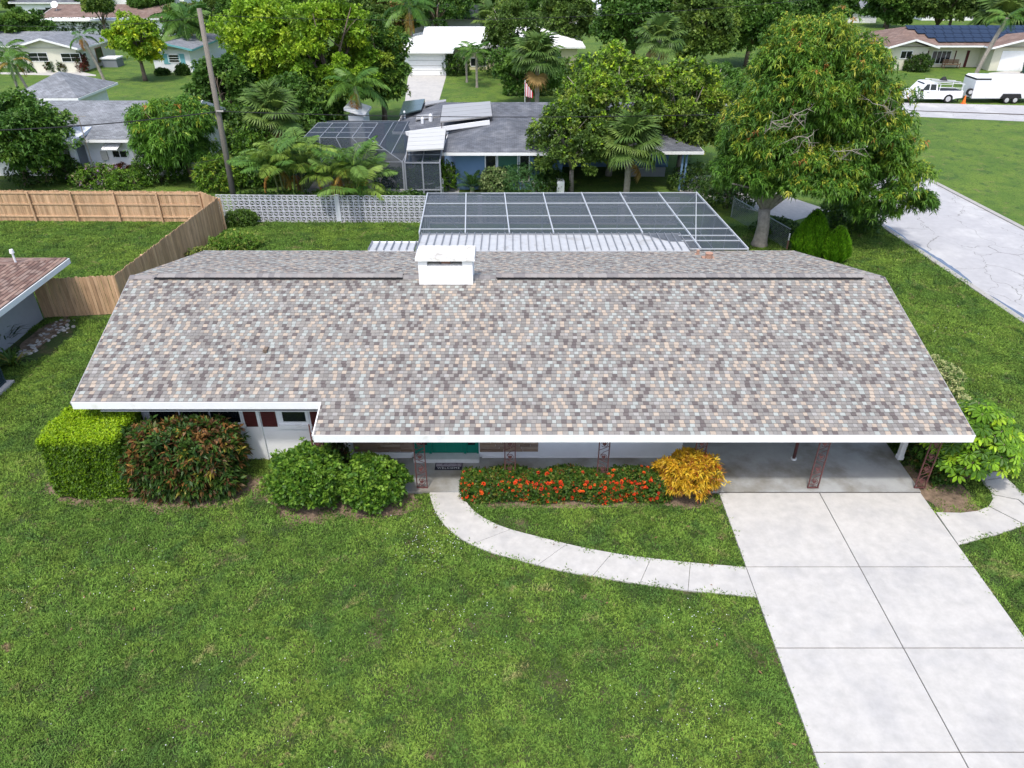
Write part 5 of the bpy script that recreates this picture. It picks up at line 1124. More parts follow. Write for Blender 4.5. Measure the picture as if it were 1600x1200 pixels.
# ================================================================== VEHICLES
PWH = mat('car_paint_white', (.78, .79, .80), .25, .03, 2, spec=.5); TYR = mat('tyre', (.02, .02, .02), .9, .1, 5); RIM = mat('rim', (.55, .55, .56), .35, .05, 5, metal=.3); BLK = mat('black_plastic', (.02, .02, .022), .6, .05, 5); ORG = mat('orange_plastic', (.75, .16, .02), .6, .05, 5); REDL = mat('tail_red', (.4, .01, .01), .3, 0)
def wheel(par, x, y, z=.36, r=.36, w=.24, nm='wheel'):
    m = MB(); m.tube([(x, y - w / 2, z), (x, y - w / 2 + .03, z), (x, y + w / 2 - .03, z), (x, y + w / 2, z)], [r * .9, r, r, r * .9], 20); o = m.build(nm, TYR, par, smooth=False)
    m = MB(); m.tube([(x, y - w / 2 - .012, z), (x, y - w / 2 + .02, z)], [r * .60, r * .6], 14); m.tube([(x, y - w / 2 - .03, z), (x, y - w / 2 - .01, z)], r * .18, 8); m.build('rim', RIM, o, kind='stuff')
def extrude_profile(prof, y0, y1, taper=0.):   # prof (x,z) list counter-clockwise seen from -y
    m = MB(); n = len(prof); k = 0; m.v = [(x, y0 + (taper if z > 1.15 else 0), z) for x, z in prof] + [(x, y1 - (taper if z > 1.15 else 0), z) for x, z in prof]
    m.f = [list(range(n)), [n + n - 1 - i for i in range(n)]] + [[i, n + i, n + (i + 1) % n, (i + 1) % n] for i in range(n)]; m.c = [None] * len(m.f); return m
tx = P(1500, 161.5).x - 5.6; ty = P(1460, 161.5).y
tk = T('pickup_truck', 'white extended cab pickup truck with ladder rack parked facing left', 'pickup truck', (tx + 2.8, ty + .9, 0)); X = tx
def o2(pr): return [(X + a, b) for a, b in pr]
arch = lambda cx: [(cx + .46 * math.cos(a), .36 + .46 * math.sin(a)) for a in np.linspace(math.pi, 0, 7)]
body = [(0.0, .45)] + [(.0, .45)] * 0 + [(.45, .42)] + arch(.98)[0:7] + [(1.6, .40), (3.6, .40)] + arch(4.35) + [(5.0, .45), (5.6, .5), (5.6, 1.12), (3.2, 1.12), (3.15, 1.10), (1.45, 1.08), (1.3, 1.05), (.25, .98), (.02, .85)]
extrude_profile(o2(body), ty, ty + 1.95).build('body', PWH, tk)
extrude_profile(o2([(1.35, 1.083), (3.15, 1.103), (3.05, 1.78), (2.9, 1.84), (2.05, 1.84), (1.9, 1.80)]), ty + .06, ty + 1.89, .10).build('cab', PWH, tk)
for pts in ([(1.66, 1.18), (2.32, 1.18), (2.32, 1.70), (2.04, 1.70)], [(2.42, 1.18), (2.98, 1.18), (2.93, 1.68), (2.42, 1.70)]):
    m = MB(); m.face([(X + a_, ty + .045 + .10 * (z_ - 1.09) / .10 * .135, z_) if z_ < 1.2 else (X + a_, ty + .135, z_) for a_, z_ in pts]); m.build('side_window', GLASS, tk)
m = MB(); m.face([(X + 1.42, ty + .2, 1.13), (X + 1.42, ty + 1.75, 1.13), (X + 1.87, ty + 1.65, 1.77), (X + 1.87, ty + .3, 1.77)][::-1]); m.build('windscreen', GLASS, tk)
m = MB(); m.box(X + 3.3, ty + .1, 1.121, X + 5.5, ty + 1.85, 1.126); m.build('bed_floor', BLK, tk)
m = MB(); m.box(X + 1.5, ty - .22, 1.1, X + 1.68, ty - .003, 1.28); m.build('mirror', BLK, tk)
m = MB(); m.box(X + 2.15, ty - .02, .96, X + 2.32, ty - .001, 1.0); m.build('door_handle', BLK, tk)
m = MB(); m.box(X + 2.385, ty - .004, .45, X + 2.4, ty - .001, 1.09); m.box(X + 1.55, ty - .004, .45, X + 1.565, ty - .001, 1.07); m.build('door_seam', BLK, tk, kind='stuff')
m = MB(); m.box(X + 5.6, ty + .1, .5, X + 5.75, ty + 1.85, .68); m.build('rear_bumper', RIM, tk)
m = MB(); m.box(X + 5.603, ty + .02, .8, X + 5.62, ty + .2, 1.08); m.build('tail_light', REDL, tk)
for cx in (.98, 4.35): wheel(tk, X + cx, ty + .14, .40, .40, .26); wheel(tk, X + cx, ty + 1.80, .40, .40, .26)
m = MB()
for x_ in (3.3, 5.45):
    for y_ in (ty + .08, ty + 1.87): m.beam((X + x_, y_, 1.12), (X + x_, y_, 1.72), .05)
    m.beam((X + x_, ty + .05, 1.72), (X + x_, ty + 1.9, 1.72), .05)
for y_ in (ty + .08, ty + 1.87): m.beam((X + 2.6, y_, 1.93), (X + 5.6, y_, 1.72), .05); m.beam((X + 3.2, y_, 1.42), (X + 5.5, y_, 1.36), .04)
m.build('ladder_rack', PWH, tk)
for k, y_ in enumerate((ty + .5, ty + .9)):
    m = MB(); m.beam((X + 2.7, y_, 1.98), (X + 5.5, y_, 1.80), .06); m.beam((X + 2.7, y_ + .3, 1.98), (X + 5.5, y_ + .3, 1.80), .06)
    for i in range(9): m.beam((X + 2.8 + i * .32, y_, 1.97 - i * .02), (X + 2.8 + i * .32, y_ + .3, 1.97 - i * .02), .04)
    if k == 0: lad = m.build('ladder', RIM); lad.location = (0, 0, 0); tag(lad, 'aluminium ladder lying on the white pickup rack', 'ladder')
m = MB(); m.hexa([(X + 3.5, ty + .6, 1.82), (X + 4.2, ty + .6, 1.80), (X + 4.2, ty + 1.2, 1.80), (X + 3.5, ty + 1.2, 1.82)], [(X + 3.75, ty + .8, 2.2), (X + 3.95, ty + .8, 2.25), (X + 3.95, ty + 1., 2.25), (X + 3.75, ty + 1., 2.2)]); tag(m.build('covered_load', BLK), 'small dark covered load on top of the pickup ladder rack', 'load')
# enclosed trailer
X = P(1505, 161.5).x + .55; ty2 = ty - .05; tr = T('enclosed_trailer', 'long white enclosed twin axle trailer behind the pickup', 'trailer', (X + 3, ty2 + 1, 0))
body = [(0.05, .45), (6.3, .45), (6.35, 2.25), (.25, 2.38), (0, 2.2)]
extrude_profile([(X + a, b) for a, b in body], ty2, ty2 + 2.1).build('body', PWH, tr)
m = MB(); m.box(X + .0, ty2 - .01, 2.1, X + 1.4, ty2 + 2.11, 2.24); m.build('front_cap', BLK, tr)
m = MB(); m.box(X + .05, ty2 - .008, .44, X + 6.3, ty2 - .001, .52); m.box(X + 1.35, ty2 - .006, .5, X + 1.38, ty2 - .001, 2.1); m.build('trim', RIM, tr, kind='stuff')
m = MB(); m.prism([(0, 0), (1, 0)], 0, 1) if False else None
m = extrude_profile([(X + 2.75, .48), (X + 4.75, .48), (X + 4.55, .88), (X + 2.95, .88)], ty2 - .16, ty2 - .002); m.build('fender', BLK, tr)
for cx in (3.35, 4.15): wheel(tr, X + cx, ty2 - .12, .34, .33, .2)
for cx in (3.35, 4.15): wheel(tr, X + cx, ty2 + 2.0, .34, .33, .2)
m = MB(); m.tube([(X - .15, ty2 + .1, 1.0), (X - .15, ty2 + .3, 1.0)], .33, 18); sp_ = m.build('spare_wheel', TYR, tr); m = MB(); m.tube([(X - .15, ty2 + .085, 1.0), (X - .15, ty2 + .1, 1.0)], .18, 12); m.build('rim', RIM, sp_)
m = MB(); m.beam((X, ty2 + .3, .5), (X - 1.0, ty2 + 1.05, .5), .08); m.beam((X, ty2 + 1.8, .5), (X - 1.0, ty2 + 1.05, .5), .08); m.tube([(X - .6, ty2 + 1.05, 0), (X - .6, ty2 + 1.05, .8)], .05, 8); m.build('drawbar', BLK, tr)
m = MB(); m.tube([(X - .62, ty2 - .1, .03), (X - .62, ty2 - .1, .75)], [.17, .04], 14); m.box(X - .84, ty2 - .32, 0, X - .40, ty2 + .12, .03); tag(m.build('traffic_cone', ORG), 'orange cone standing between the pickup and the trailer', 'traffic cone')

# ================================================================== UTILITY POLE AND WIRES
pl = P(369, 322); yb = 42.4; pt = PY(311, 13, yb + .3); pbm = PY(367, 318, yb); up_ = T('utility_pole', 'tall weathered wooden utility pole leaning beside the breeze block wall', 'utility pole', (pbm.x, yb, 0))
POLE = mat('pole_wood', (.20, .18, .155), .95, .25, 8, bump=.4, stretch=(3, 3, .4)); base_ = Vector((pbm.x + (pbm.x - pt.x) * pbm.z / (pt.z - pbm.z), yb, 0))
m = MB(); m.tube([base_, base_.lerp(pt, .5), pt], [.17, .15, .12], 14); m.build('shaft', POLE, up_, smooth=True)
m = MB(); w0 = PY(345, 173, yb + .1); m.tube([w0 + Vector((-.2, -.16, 0)), w0 + Vector((.2, -.16, 0))], .05, 8); m.build('insulator', GUT, up_)
WIRE = mat('wire', (.02, .02, .022), .7, 0)
def wire(a, b, sag, label, r=.018):
    pts = [a.lerp(b, i / 24) - Vector((0, 0, sag * 4 * (i / 24) * (1 - i / 24))) for i in range(25)]; m = MB(); m.tube(pts, r, 5); tag(m.build('power_line', WIRE), label, 'power line')
a = PY(-120, 206, yb); c = PY(1310, 172, 45.5)
wire(a, w0 + Vector((0, -.16, 0)), .25, 'thick cable running from the pole to the left in front of the grey roof', .03)
wire(w0 + Vector((0, -.16, 0)), c, .35, 'thin cable running from the pole to the right over the slate roof', .022)
a = PY(-100, 22, yb); wire(pt + Vector((0, 0, -.3)), PY(1500, -30, 46), .9, 'thin top wire running right from the pole head past the tree tops', .012)
wire(PY(-60, 36, yb), pt + Vector((0, 0, -.4)), .3, 'thin top wire running left from the pole head over the far houses', .012)
a = PY(347, 247, yb + .1); wire(a, PY(270, 256, 49.5), .1, 'short service wire from the pole to the white house', .015)
t = T('far_utility_pole', 'short grey pole standing among the trees at the left edge', 'utility pole', P(40, 85)); q = P(40, 62); m = MB(); m.tube([(q.x, q.y, 0), (PY(31, 30, q.y).x, q.y, PY(31, 30, q.y).z)], [.16, .13], 8); m.build('shaft', POLE, t)
# chain link fence corner post at the right
q = P(1229, 391); t = T('chain_link_fence', 'low chain link fence with white topped rusty post behind the right roof corner', 'fence', (q.x, q.y, 0))
zz = PY(1233, 365, q.y).z; m = MB(); m.tube([(q.x, q.y, .55), (q.x, q.y, zz)], .045, 10); m.build('post', WHITE, t); m = MB(); m.tube([(q.x, q.y, 0), (q.x, q.y, .549)], .046, 10); m.build('post', FLUE, t)
CL = mat('galvanised_wire', (.30, .34, .33), .5, .1, 5, metal=.3); e1_ = Vector((q.x - 1.6, q.y + 5.2, 0)); dd = (e1_ - q); dd.z = 0; LL = dd.length; dd.normalize(); m = MB(); hh_ = 1.15; s_ = .13; k = -hh_
while k < LL:
    for sg in (0, 1):
        u0, u1 = k, k + hh_; z0, z1 = (0, hh_) if sg == 0 else (hh_, 0)
        if u0 < 0: z0 += (z1 - z0) * (-u0 / hh_); u0 = 0
        if u1 > LL: z1 = z0 + (z1 - z0) * ((LL - u0) / (u1 - u0)); u1 = LL
        if u1 > u0: m.beam(Vector((q.x, q.y, z0)) + dd * u0, Vector((q.x, q.y, z1)) + dd * u1, .008)
    k += s_
m.build('wire_mesh', CL, t, kind='stuff'); m = MB(); m.beam(Vector((q.x, q.y, hh_)), Vector((q.x, q.y, hh_)) + dd * LL, .04); m.build('rail', CL, t)
for u in (LL * .5, LL): p = Vector((q.x, q.y, 0)) + dd * u; m = MB(); m.tube([p, p + Vector((0, 0, hh_ + .1))], .035, 8); m.build('post', CL, t)
# flag over the slate roof
q = PY(825, 152, 63); t = T('garden_flag', 'small red and white striped flag on a pole behind the slate roof', 'flag', (q.x, 63, 0)); zt2 = PY(822, 127, 63).z
m = MB(); m.tube([(q.x - .25, 63, 0), (q.x - .25, 63, zt2 + .1)], .025, 6); m.build('pole', WHITE, t)
for i in range(7):
    z0 = zt2 - .02; m = MB(); xx = q.x - .24 + i * .09; m.face([(xx, 63 + .05 * math.sin(i * 1.5), zt2 - .12 * i - .02), (xx + .09, 63 + .05 * math.sin(i * 1.5 + 1.5), zt2 - .12 * (i + 1) - .02), (xx + .09, 63 + .05 * math.sin(i * 1.5 + 1.5) + .02, zt2 - 1.2 - .02 * i), (xx, 63 + .05 * math.sin(i * 1.5) + .02, zt2 - 1.1 - .02 * i)]); m.build('flag_stripe', mat('flag_red', (.55, .04, .05), .8, 0) if i % 2 == 0 else WHITE, t)

# ================================================================== PALMS
def feather_frond(rng, L, W, n, col, droop=1.0, up=.5, name='frond', vee=.35):
    """a pinnate leaf along +x: rachis arching up then down, paired leaflets"""
    V = []; C = []; pt = lambda t: np.array([L * (t - .12 * t * t * droop), 0, L * (up * t - droop * .62 * t * t)])
    for i in range(10):
        a, b = pt(i / 10), pt((i + 1) / 10); w = .022 * (1 - i / 12) * L / 2; V.append([a + [0, -w, 0], b + [0, -w, 0], b + [0, w, 0], a + [0, w, 0]]); C.append(np.array(col) * np.array([1.3, 1.2, .9]))
    for i in range(n):
        t = .15 + .85 * i / n; p = pt(t); l = W * (math.sin(math.pi * min(t * .9 + .12, 1)) ** .6) * rng.uniform(.85, 1.1)
        for s in (-1, 1):
            d = norm(np.array([.55, s * 1., vee - .5 * t]) + rng.normal(0, .08, 3)); w = .032 * L / 2; e = np.array([1., 0, 0]) * w
            V.append([p - e * .6, p + d * l * .5 - e, p + d * l - np.array([0, 0, l * .35 * droop]), p + d * l * .5 + e]); C.append(np.array(col) * rng.uniform(.75, 1.25))
    return leaf_mesh(name, np.array(V), np.array(C))
def fan_frond(rng, L, R_, col, tipcol=None, droop=.5, name='frond'):
    V = []; C = []; e = np.array([L * .62, 0, L * .12]); w = .02 * L
    V.append([np.array([0, -w, 0.]), e + [0, -w * .6, 0], e + [0, w * .6, 0], np.array([0, w, 0.])]); C.append(np.array(col))
    n = 26
    for i in range(n):
        a = (i / (n - 1) - .5) * 4.3; d = np.array([math.cos(a), math.sin(a), .10 + .12 * math.cos(a)]); l = R_ * rng.uniform(.85, 1.1) * (.75 + .25 * math.cos(a * .6)); s = np.array([-math.sin(a), math.cos(a), 0]); ww = l * .06
        m1 = e + d * l * .5; m2 = e + d * l * .78 - np.array([0, 0, droop * l * .12]); tip = e + d * l * .98 - np.array([0, 0, droop * l * .5])
        c = np.array(col) * rng.uniform(.75, 1.25); V.append([e, m1 - s * ww, m2, m1 + s * ww]); V.append([m1 - s * ww, tip, m1 + s * ww, m1 * .5 + m2 * .5]); C += [c, c if tipcol is None else np.array(tipcol)]
    return leaf_mesh(name, np.array(V), np.array(C))
prng = np.random.default_rng(91)
AR = [feather_frond(prng, 2.3, .66, 40, c, d, .85) for c, d in (((.12, .22, .06), 1.), ((.08, .18, .04), .8), ((.17, .27, .06), 1.2))]
ARD = [feather_frond(prng, 2.0, .45, 30, (.40, .19, .05), 1.5, .4), feather_frond(prng, 2.2, .5, 30, (.28, .20, .06), 1.4, .5)]
QN = [feather_frond(prng, 3.0, .75, 44, c, 1.15, .55, vee=.1) for c in ((.06, .15, .035), (.09, .19, .04))]
FN = [fan_frond(prng, 1.3, .95, (.10, .18, .055), droop=.9), fan_frond(prng, 1.2, .9, (.15, .24, .07), droop=.8), fan_frond(prng, 1.3, 1., (.07, .14, .04), droop=1.)]
FND = [fan_frond(prng, 1.1, .85, (.30, .20, .09), droop=1.1), fan_frond(prng, 1.1, .85, (.20, .20, .06), droop=1.)]
CY = [feather_frond(prng, 1.15, .24, 36, c, .75, .6, vee=.5) for c in ((.03, .085, .025), (.05, .12, .03))]
def palm(name, label, loc, h, live, nl, dead=None, nd=0, tr=.12, seed=0, spread=(.1, 1.2), lean=(0, 0), tmat=BARKG, sc=1., top=None, trunk=True, group=None):
    r = random.Random(seed); t = T(name, label, 'palm', loc, group); x, y, z = loc; top = (x + lean[0], y + lean[1], h)
    if trunk:
        m = MB(); n = 10; pts = [(x + lean[0] * (i / n) ** 1.5, y + lean[1] * (i / n) ** 1.5, h * i / n) for i in range(n + 1)]
        m.tube(pts, [tr * (1.25 if i == 0 else 1.0 if i % 2 else .93) for i in range(n + 1)], 9); m.build('trunk', tmat, t)
    for i in range(nl + nd):
        d = i >= nl; me = r.choice(dead if d else live); az = i * 2.4 + r.uniform(-.3, .3); tl = (spread[0] + (spread[1] - spread[0]) * (i / max(nl - 1, 1))) if not d else spread[1] + r.uniform(.2, .8)
        s = sc * r.uniform(.85, 1.1); put(me, 'frond', t, (top[0], top[1], top[2] - .02 * i * (.3 if not d else 1)), (r.uniform(-.2, .2), tl - .75, az), (s, s, s))
    return t
def clump(label, loc, n, rad, hts, seed, nl=7, dead=1, sc=1.):
    r = random.Random(seed); t = T('areca_palm', label, 'palm', loc, 'feathery palms over the breeze block wall')
    for k in range(n):
        a = 6.283 * k / n + r.uniform(-.4, .4); q = rad * r.uniform(.2, 1); x, y = loc[0] + q * math.cos(a), loc[1] + q * math.sin(a); h = r.uniform(*hts); tx, ty = x + (x - loc[0]) * .6, y + (y - loc[1]) * .6
        m = MB(); m.tube([(x, y, 0), ((x + tx) / 2, (y + ty) / 2, h * .55), (tx, ty, h)], [.06, .05, .04], 7); m.build('cane', mat('cane_green', (.14, .17, .06), .7, .2, 4), t)
        for i in range(nl): s = sc * r.uniform(.8, 1.1); put(r.choice(AR), 'frond', t, (tx, ty, h), (r.uniform(-.2, .2), r.uniform(-.55, .45), 2.4 * i + a), (s, s, s))
        for i in range(dead): s = sc * r.uniform(.7, 1.); put(r.choice(ARD), 'frond', t, (tx, ty, h - .1), (0, r.uniform(.4, .9), r.uniform(0, 6.28)), (s, s, s))
    return t
q = PY(452, 308, 42.6); clump('left clump of tall feathery palms leaning over the breeze block wall', (q.x, 42.7, 0), 8, .8, (1.8, 3.3), 5, sc=1.1)
q = PY(552, 308, 42.6); clump('right clump of feathery palms with orange dead fronds by the dark cage', (q.x, 42.5, 0), 8, .9, (1.4, 2.9), 9, dead=2, sc=1.0)
def topat(px, py, Y): return PY(px, py, Y)
q = topat(553, 135, 58); palm('queen_palm', 'tall slender queen palm rising behind the dark cage', (q.x + .6, 58, 0), q.z, QN, 15, ARD, 1, .16, 3, (.0, 1.25), (-.6, 0))
q = topat(427, 180, 49); palm('cabbage_palm', 'round headed cabbage palm with brown skirt left of the dark cage', (q.x, 49, 0), q.z, FN, 28, FND, 7, .2, 4, (-.6, 1.2), sc=1.3)
q = topat(985, 225, 45.0); palm('cabbage_palm', 'cabbage palm with hanging yellow fronds right behind the pool cage', (q.x, 45.0, 0), q.z, FN, 34, FND, 1, .2, 5, (-.5, 1.45), sc=1.25)
for k, (px, az) in enumerate(((950, 2.6), (1022, .5))): pass
q = topat(744, 82, 82); palm('garden_palm', 'small feathery palm on the lawn before the white garage house', (q.x, 82, 0), q.z, QN, 13, None, 0, .13, 6, (.0, 1.2), sc=.75)
q = topat(728, 80, 85); palm('garden_palm', 'slim palm closest to the white garage door, by the cream wall', (q.x, 85, 0), q.z, QN, 11, None, 0, .12, 7, (.0, 1.1), sc=.6)
q = topat(840, 92, 66); palm('cabbage_palm', 'broad dark cabbage palm among the trees above the garden flag', (q.x, 66, 0), q.z, FN, 28, FND, 1, .2, 8, (-.5, 1.2), sc=1.5)
q = topat(1030, 62, 72); palm('cabbage_palm', 'blue green cabbage palm showing above the middle oak crown', (q.x, 72, 0), q.z, FN, 24, FND, 2, .2, 9, (-.5, 1.2), sc=1.4)
q = topat(1424, 28, 80); b_ = P(1412, 100); palm('queen_palm', 'leaning queen palm with few fronds in front of the solar house', (b_.x - 1.2, 80, 0), q.z, QN, 9, None, 0, .2, 10, (.2, 1.3), (1.6, 0), sc=.8)
q = topat(126, 57, 84); palm('queen_palm', 'thin leaning palm with orange crown at the corner of the cream house', (q.x + 1.2, 84, 0), q.z, QN[:1], 5, ARD, 5, .16, 11, (.3, 1.3), (-1.2, 0), sc=.7)
q = topat(18, 98, 68); palm('queen_palm', 'multi stemmed yellow green palm at the left edge before the cream house', (q.x + 1.0, 68, 0), q.z, QN + ARD[1:], 12, None, 0, .12, 12, (.2, 1.3), (-1.0, 0), sc=.8)
q = topat(8, 80, 72); palm('queen_palm', 'dark palm cut off by the left edge of the photo', (q.x, 72, 0), q.z, QN, 12, None, 0, .12, 13, (.2, 1.3), sc=.8)
q = topat(640, 12, 100); palm('queen_palm', 'feathery palm crown poking up behind the big yellow green tree', (q.x, 100, 0), q.z, QN, 14, ARD, 2, .2, 14, (.0, 1.3), sc=1.5)
q = topat(290, 38, 98); palm('queen_palm', 'dark green palm right of the brown roofed house', (q.x, 98, 0), q.z, QN, 16, ARD, 1, .2, 15, (.0, 1.4), sc=1.5)
q = topat(1570, 35, 108); palm('cabbage_palm', 'pale feathery palm crown behind the solar house at the right edge', (q.x, 108, 0), q.z, FN, 24, None, 0, .2, 16, (-.5, 1.2), sc=2.6)
q = topat(770, 36, 112); palm('cabbage_palm', 'spiky palm beside the black roofed house', (q.x, 112, 0), q.z, FN, 18, None, 0, .2, 17, (-.5, 1.2), sc=2.)
for (px, py, lab, s) in ((738, 300, 'dark spreading cycad beside the blue wall, left of the window', 1.25), (762, 296, 'second cycad close under the green blind window', 1.1), (1135, 318, 'cycad in the shade right of the pool cage', 1.1), (1098, 300, 'cycad by the drive entrance behind the cage', .8)):
    q = P(px, py); palm('cycad', lab, (q.x, q.y - .1, 0), .35, CY, 18, None, 0, .14, int(px), (-.2, .9), sc=s * .85)

# ================================================================== TREES
MG = [(3, (.045, .115, .018)), (3, (.065, .150, .022)), (1.6, (.10, .19, .025)), (1.2, (.028, .07, .014))]
MGY = [(4, (.20, .25, .035)), (3, (.15, .22, .03)), (1.2, (.27, .28, .05)), (.25, (.26, .13, .05))]
DK = [(3, (.030, .075, .016)), (3, (.045, .10, .02)), (1, (.075, .135, .025))]
YG = [(3, (.095, .185, .018)), (3, (.13, .225, .020)), (1.2, (.19, .265, .022)), (1.2, (.055, .11, .015))]
OAK = [(3, (.045, .085, .022)), (3, (.065, .115, .028)), (1.2, (.10, .15, .03)), (1, (.03, .06, .016))]
b_ = P(1186, 384)
def bigmango():
    rng = np.random.default_rng(101); Y = 37.6; t = T('mango_tree', 'huge mango tree with yellow tipped crown beside the side road', 'tree', (b_.x, b_.y, 0)); Vs = []; Cs = []
    for (x0, y0, x1, y1, dy, nc) in ((1150, 18, 1400, 250, 0, 62), (1112, 110, 1290, 330, -.4, 40), (1250, 100, 1418, 330, -.3, 52), (1310, 215, 1462, 362, -.6, 30), (1180, 35, 1330, 160, .6, 24), (1118, 200, 1215, 318, .2, 16), (1190, 215, 1345, 335, -1.6, 26), (1140, 190, 1260, 318, -1.6, 16)):
        c, r = boxcrown(x0, y0, x1, y1, Y + dy); V, C = crown(rng, c, (r[0], r[0] * .85, r[2]), int(nc * 1.8), .27, 56, 9, .27, .062, MG, .45, toppal=(.36, MGY), clumpmix=.55); C = C * 1.35; Vs.append(V); Cs.append(C)
    o = bpy.data.objects.new('crown', leaf_mesh('crown', np.concatenate(Vs), np.concatenate(Cs), off=(b_.x, b_.y, 0))); link(o, t)
    m = MB(); B = Vector((b_.x, b_.y, 0)); f = B + Vector((-.05, .1, 2.0)); m.tube([B + Vector((0, 0, -.05)), B + Vector((0, 0, .25)), B + Vector((.03, 0, 1.1)), f], [.52, .38, .31, .30], 14)
    for k, (dx, dz, r0) in enumerate(((3.2, 3.5, .2), (-1.2, 3.8, .2), (1.5, 5.8, .22), (5, 2.2, .16), (.4, 7, .18), (-2.2, 1.6, .12))):
        e = f + Vector((dx, rng.uniform(-1.5, 1.5), dz)); m1 = f + (e - f) * .45 + Vector((0, 0, .5)); m.tube([f - Vector((0, 0, .2)), m1, e], [r0 * .85, r0 * .6, r0 * .25], 8)
    m.build('trunk', BARKG, t, smooth=True)
    # bare grey dead branches on the shaded side facing the camera
    tw = MB()
    for px, py in ((1205, 190), (1262, 215), (1330, 235), (1380, 165), (1240, 180)):
        a = PY(px, py, Y - 3.9)
        for j in range(6):
            an = rng.uniform(0, 6.28); e = a + Vector((math.cos(an) * rng.uniform(.5, 1.2), rng.uniform(-.3, .5), math.sin(an) * rng.uniform(.3, .8))); k = a.lerp(e, .5) + Vector((rng.normal() * .1, 0, rng.normal() * .12)); tw.tube([a, k, e], [.016, .011, .005], 5)
            for q_ in range(3): g_ = k.lerp(e, rng.uniform(0, .9)); tw.tube([g_, g_ + Vector((rng.normal() * .3, rng.normal() * .1, rng.normal() * .25))], [.008, .003], 4)
    tw.build('bare_branches', BARKG, t, kind='stuff')
bigmango()
def pt_(px, py): p = P(px, py); return (p.x, p.y, 0)
tree((205, 145, 347, 288), 49, 'dense dark mango tree against the right end of the white house', MG, 9, .34, .075, 62, 46, .28, .45, (P(318, 290).x - 1, 49, 0), 110, .22, toppal=(.10, MGY), name='mango_tree')
tree((-70, 150, 112, 292), 48, 'dark round tree at the left edge behind the board fence', DK + [(1, (.06, .14, .02))], 6, .30, .15, 70, 50, .28, .3, None, 111)
tree((340, -18, 500, 180), 64, 'tall yellow green tree right behind the utility pole, left half', YG, 6, .34, .18, 80, 60, .25, .2, None, 112, .3)
tree((440, -22, 588, 190), 62, 'tall yellow green tree beside its twin, nearer the queen palm', YG, 6, .34, .18, 74, 60, .25, .2, None, 113, .3)
tree((300, 85, 405, 215), 60, 'dark green tree filling the gap under the yellow green crowns', DK, 6, .36, .2, 56, 46, .28, .2, None, 114)
tree((400, 110, 545, 215), 59, 'shadowy green understorey tree below the yellow green pair', DK, 6, .34, .2, 50, 46, .28, .2, None, 115)
tree((545, 15, 642, 195), 66, 'narrow dark tree with yellow streaks left of the white roofed house', DK + [(1.2, (.16, .22, .03))], 6, .34, .17, 70, 50, .25, .2, None, 116)
tree((170, 20, 254, 108), 86, 'round yellow flowering tree between the cream and turquoise houses', YG + [(2, (.34, .38, .03))], 5, .34, .2, 50, 50, .28, .2, None, 117)
tree((828, 150, 962, 300), 46.5, 'dark small leaved oak in front of the slate roof', OAK, 6, .22, .12, 80, 46, .24, .1, None, 118, .16, BARKG, toppal=(.15, YG))
tree((865, 62, 1050, 285), 50, 'olive green oak with pale bare twigs rising above the slate roof', OAK + [(2, (.13, .17, .03))], 6, .26, .14, 90, 50, .24, .1, None, 119, .2, BARKG, toppal=(.45, YG), ry=4)
tree((1000, 85, 1140, 290), 51, 'olive yellow oak between the slate roof and the huge mango', OAK + [(1.5, (.15, .19, .03))], 6, .26, .14, 80, 50, .24, .1, None, 120, .2, BARKG, toppal=(.35, YG), ry=4)
tree((755, -5, 850, 130), 88, 'olive tree in front of the white roof, above the lawn', OAK, 6, .34, .18, 56, 50, .25, .1, None, 121, .2, BARKG)
tree((765, 65, 890, 155), 72, 'bushy mid green tree behind the ridge of the slate roof', DK + [(1, (.08, .15, .03))], 6, .32, .18, 50, 50, .28, .1, None, 122)
tree((835, -20, 935, 95), 100, 'tall oak with pale limbs left of the dark oak row', OAK, 6, .4, .2, 60, 50, .25, .1, None, 123, .3, BARKG)
tree((925, -30, 1060, 115), 92, 'large dark oak at the left of the back row', DK, 6, .42, .24, 90, 50, .24, .1, None, 124, .3)
tree((1030, -30, 1150, 135), 90, 'large dark oak in the middle of the back row', OAK, 6, .42, .24, 90, 50, .24, .1, None, 125, .3)
tree((1120, -30, 1230, 120), 96, 'large dark oak at the right of the back row, behind the mango', DK, 6, .42, .24, 80, 50, .24, .1, None, 126, .3)
tree((1060, 100, 1160, 240), 70, 'dark tree filling the gap left of the huge mango', DK, 6, .36, .22, 60, 46, .26, .1, None, 127, .2)
tree((1225, -30, 1320, 70), 112, 'dark tree behind the top of the huge mango crown', DK, 6, .45, .25, 56, 50, .25, .1, None, 128, .3)
tree((1350, -40, 1440, 48), 118, 'dark oak at the upper right, left of the solar house ridge', DK, 6, .5, .28, 60, 50, .25, .1, None, 129, .3)
tree((1420, -40, 1530, 42), 116, 'spreading dark oak over the solar house', OAK, 6, .5, .28, 66, 50, .25, .1, None, 130, .3)
tree((1510, -40, 1640, 45), 120, 'dark oak at the upper right corner', DK, 6, .5, .28, 66, 50, .25, .1, None, 131, .3)
tree((-10, 18, 78, 62), 100, 'dark green tree at the upper left below the carport house', DK, 6, .4, .22, 50, 50, .25, .1, None, 132, .2)
tree((250, 5, 345, 60), 104, 'tangled green tree behind the pole head', DK + [(1, (.12, .12, .05))], 6, .4, .22, 50, 50, .25, .1, None, 133, .2)
tree((575, -20, 665, 60), 108, 'dark tree with brown seed clusters above the white roof', OAK + [(.6, (.2, .1, .06))], 6, .42, .22, 60, 46, .25, .1, None, 134, .2)
tree((615, -35, 745, 50), 122, 'wide dark oak hanging over the black roof, left one', DK, 6, .45, .25, 50, 50, .22, .1, None, 135, .35, gap=.3)
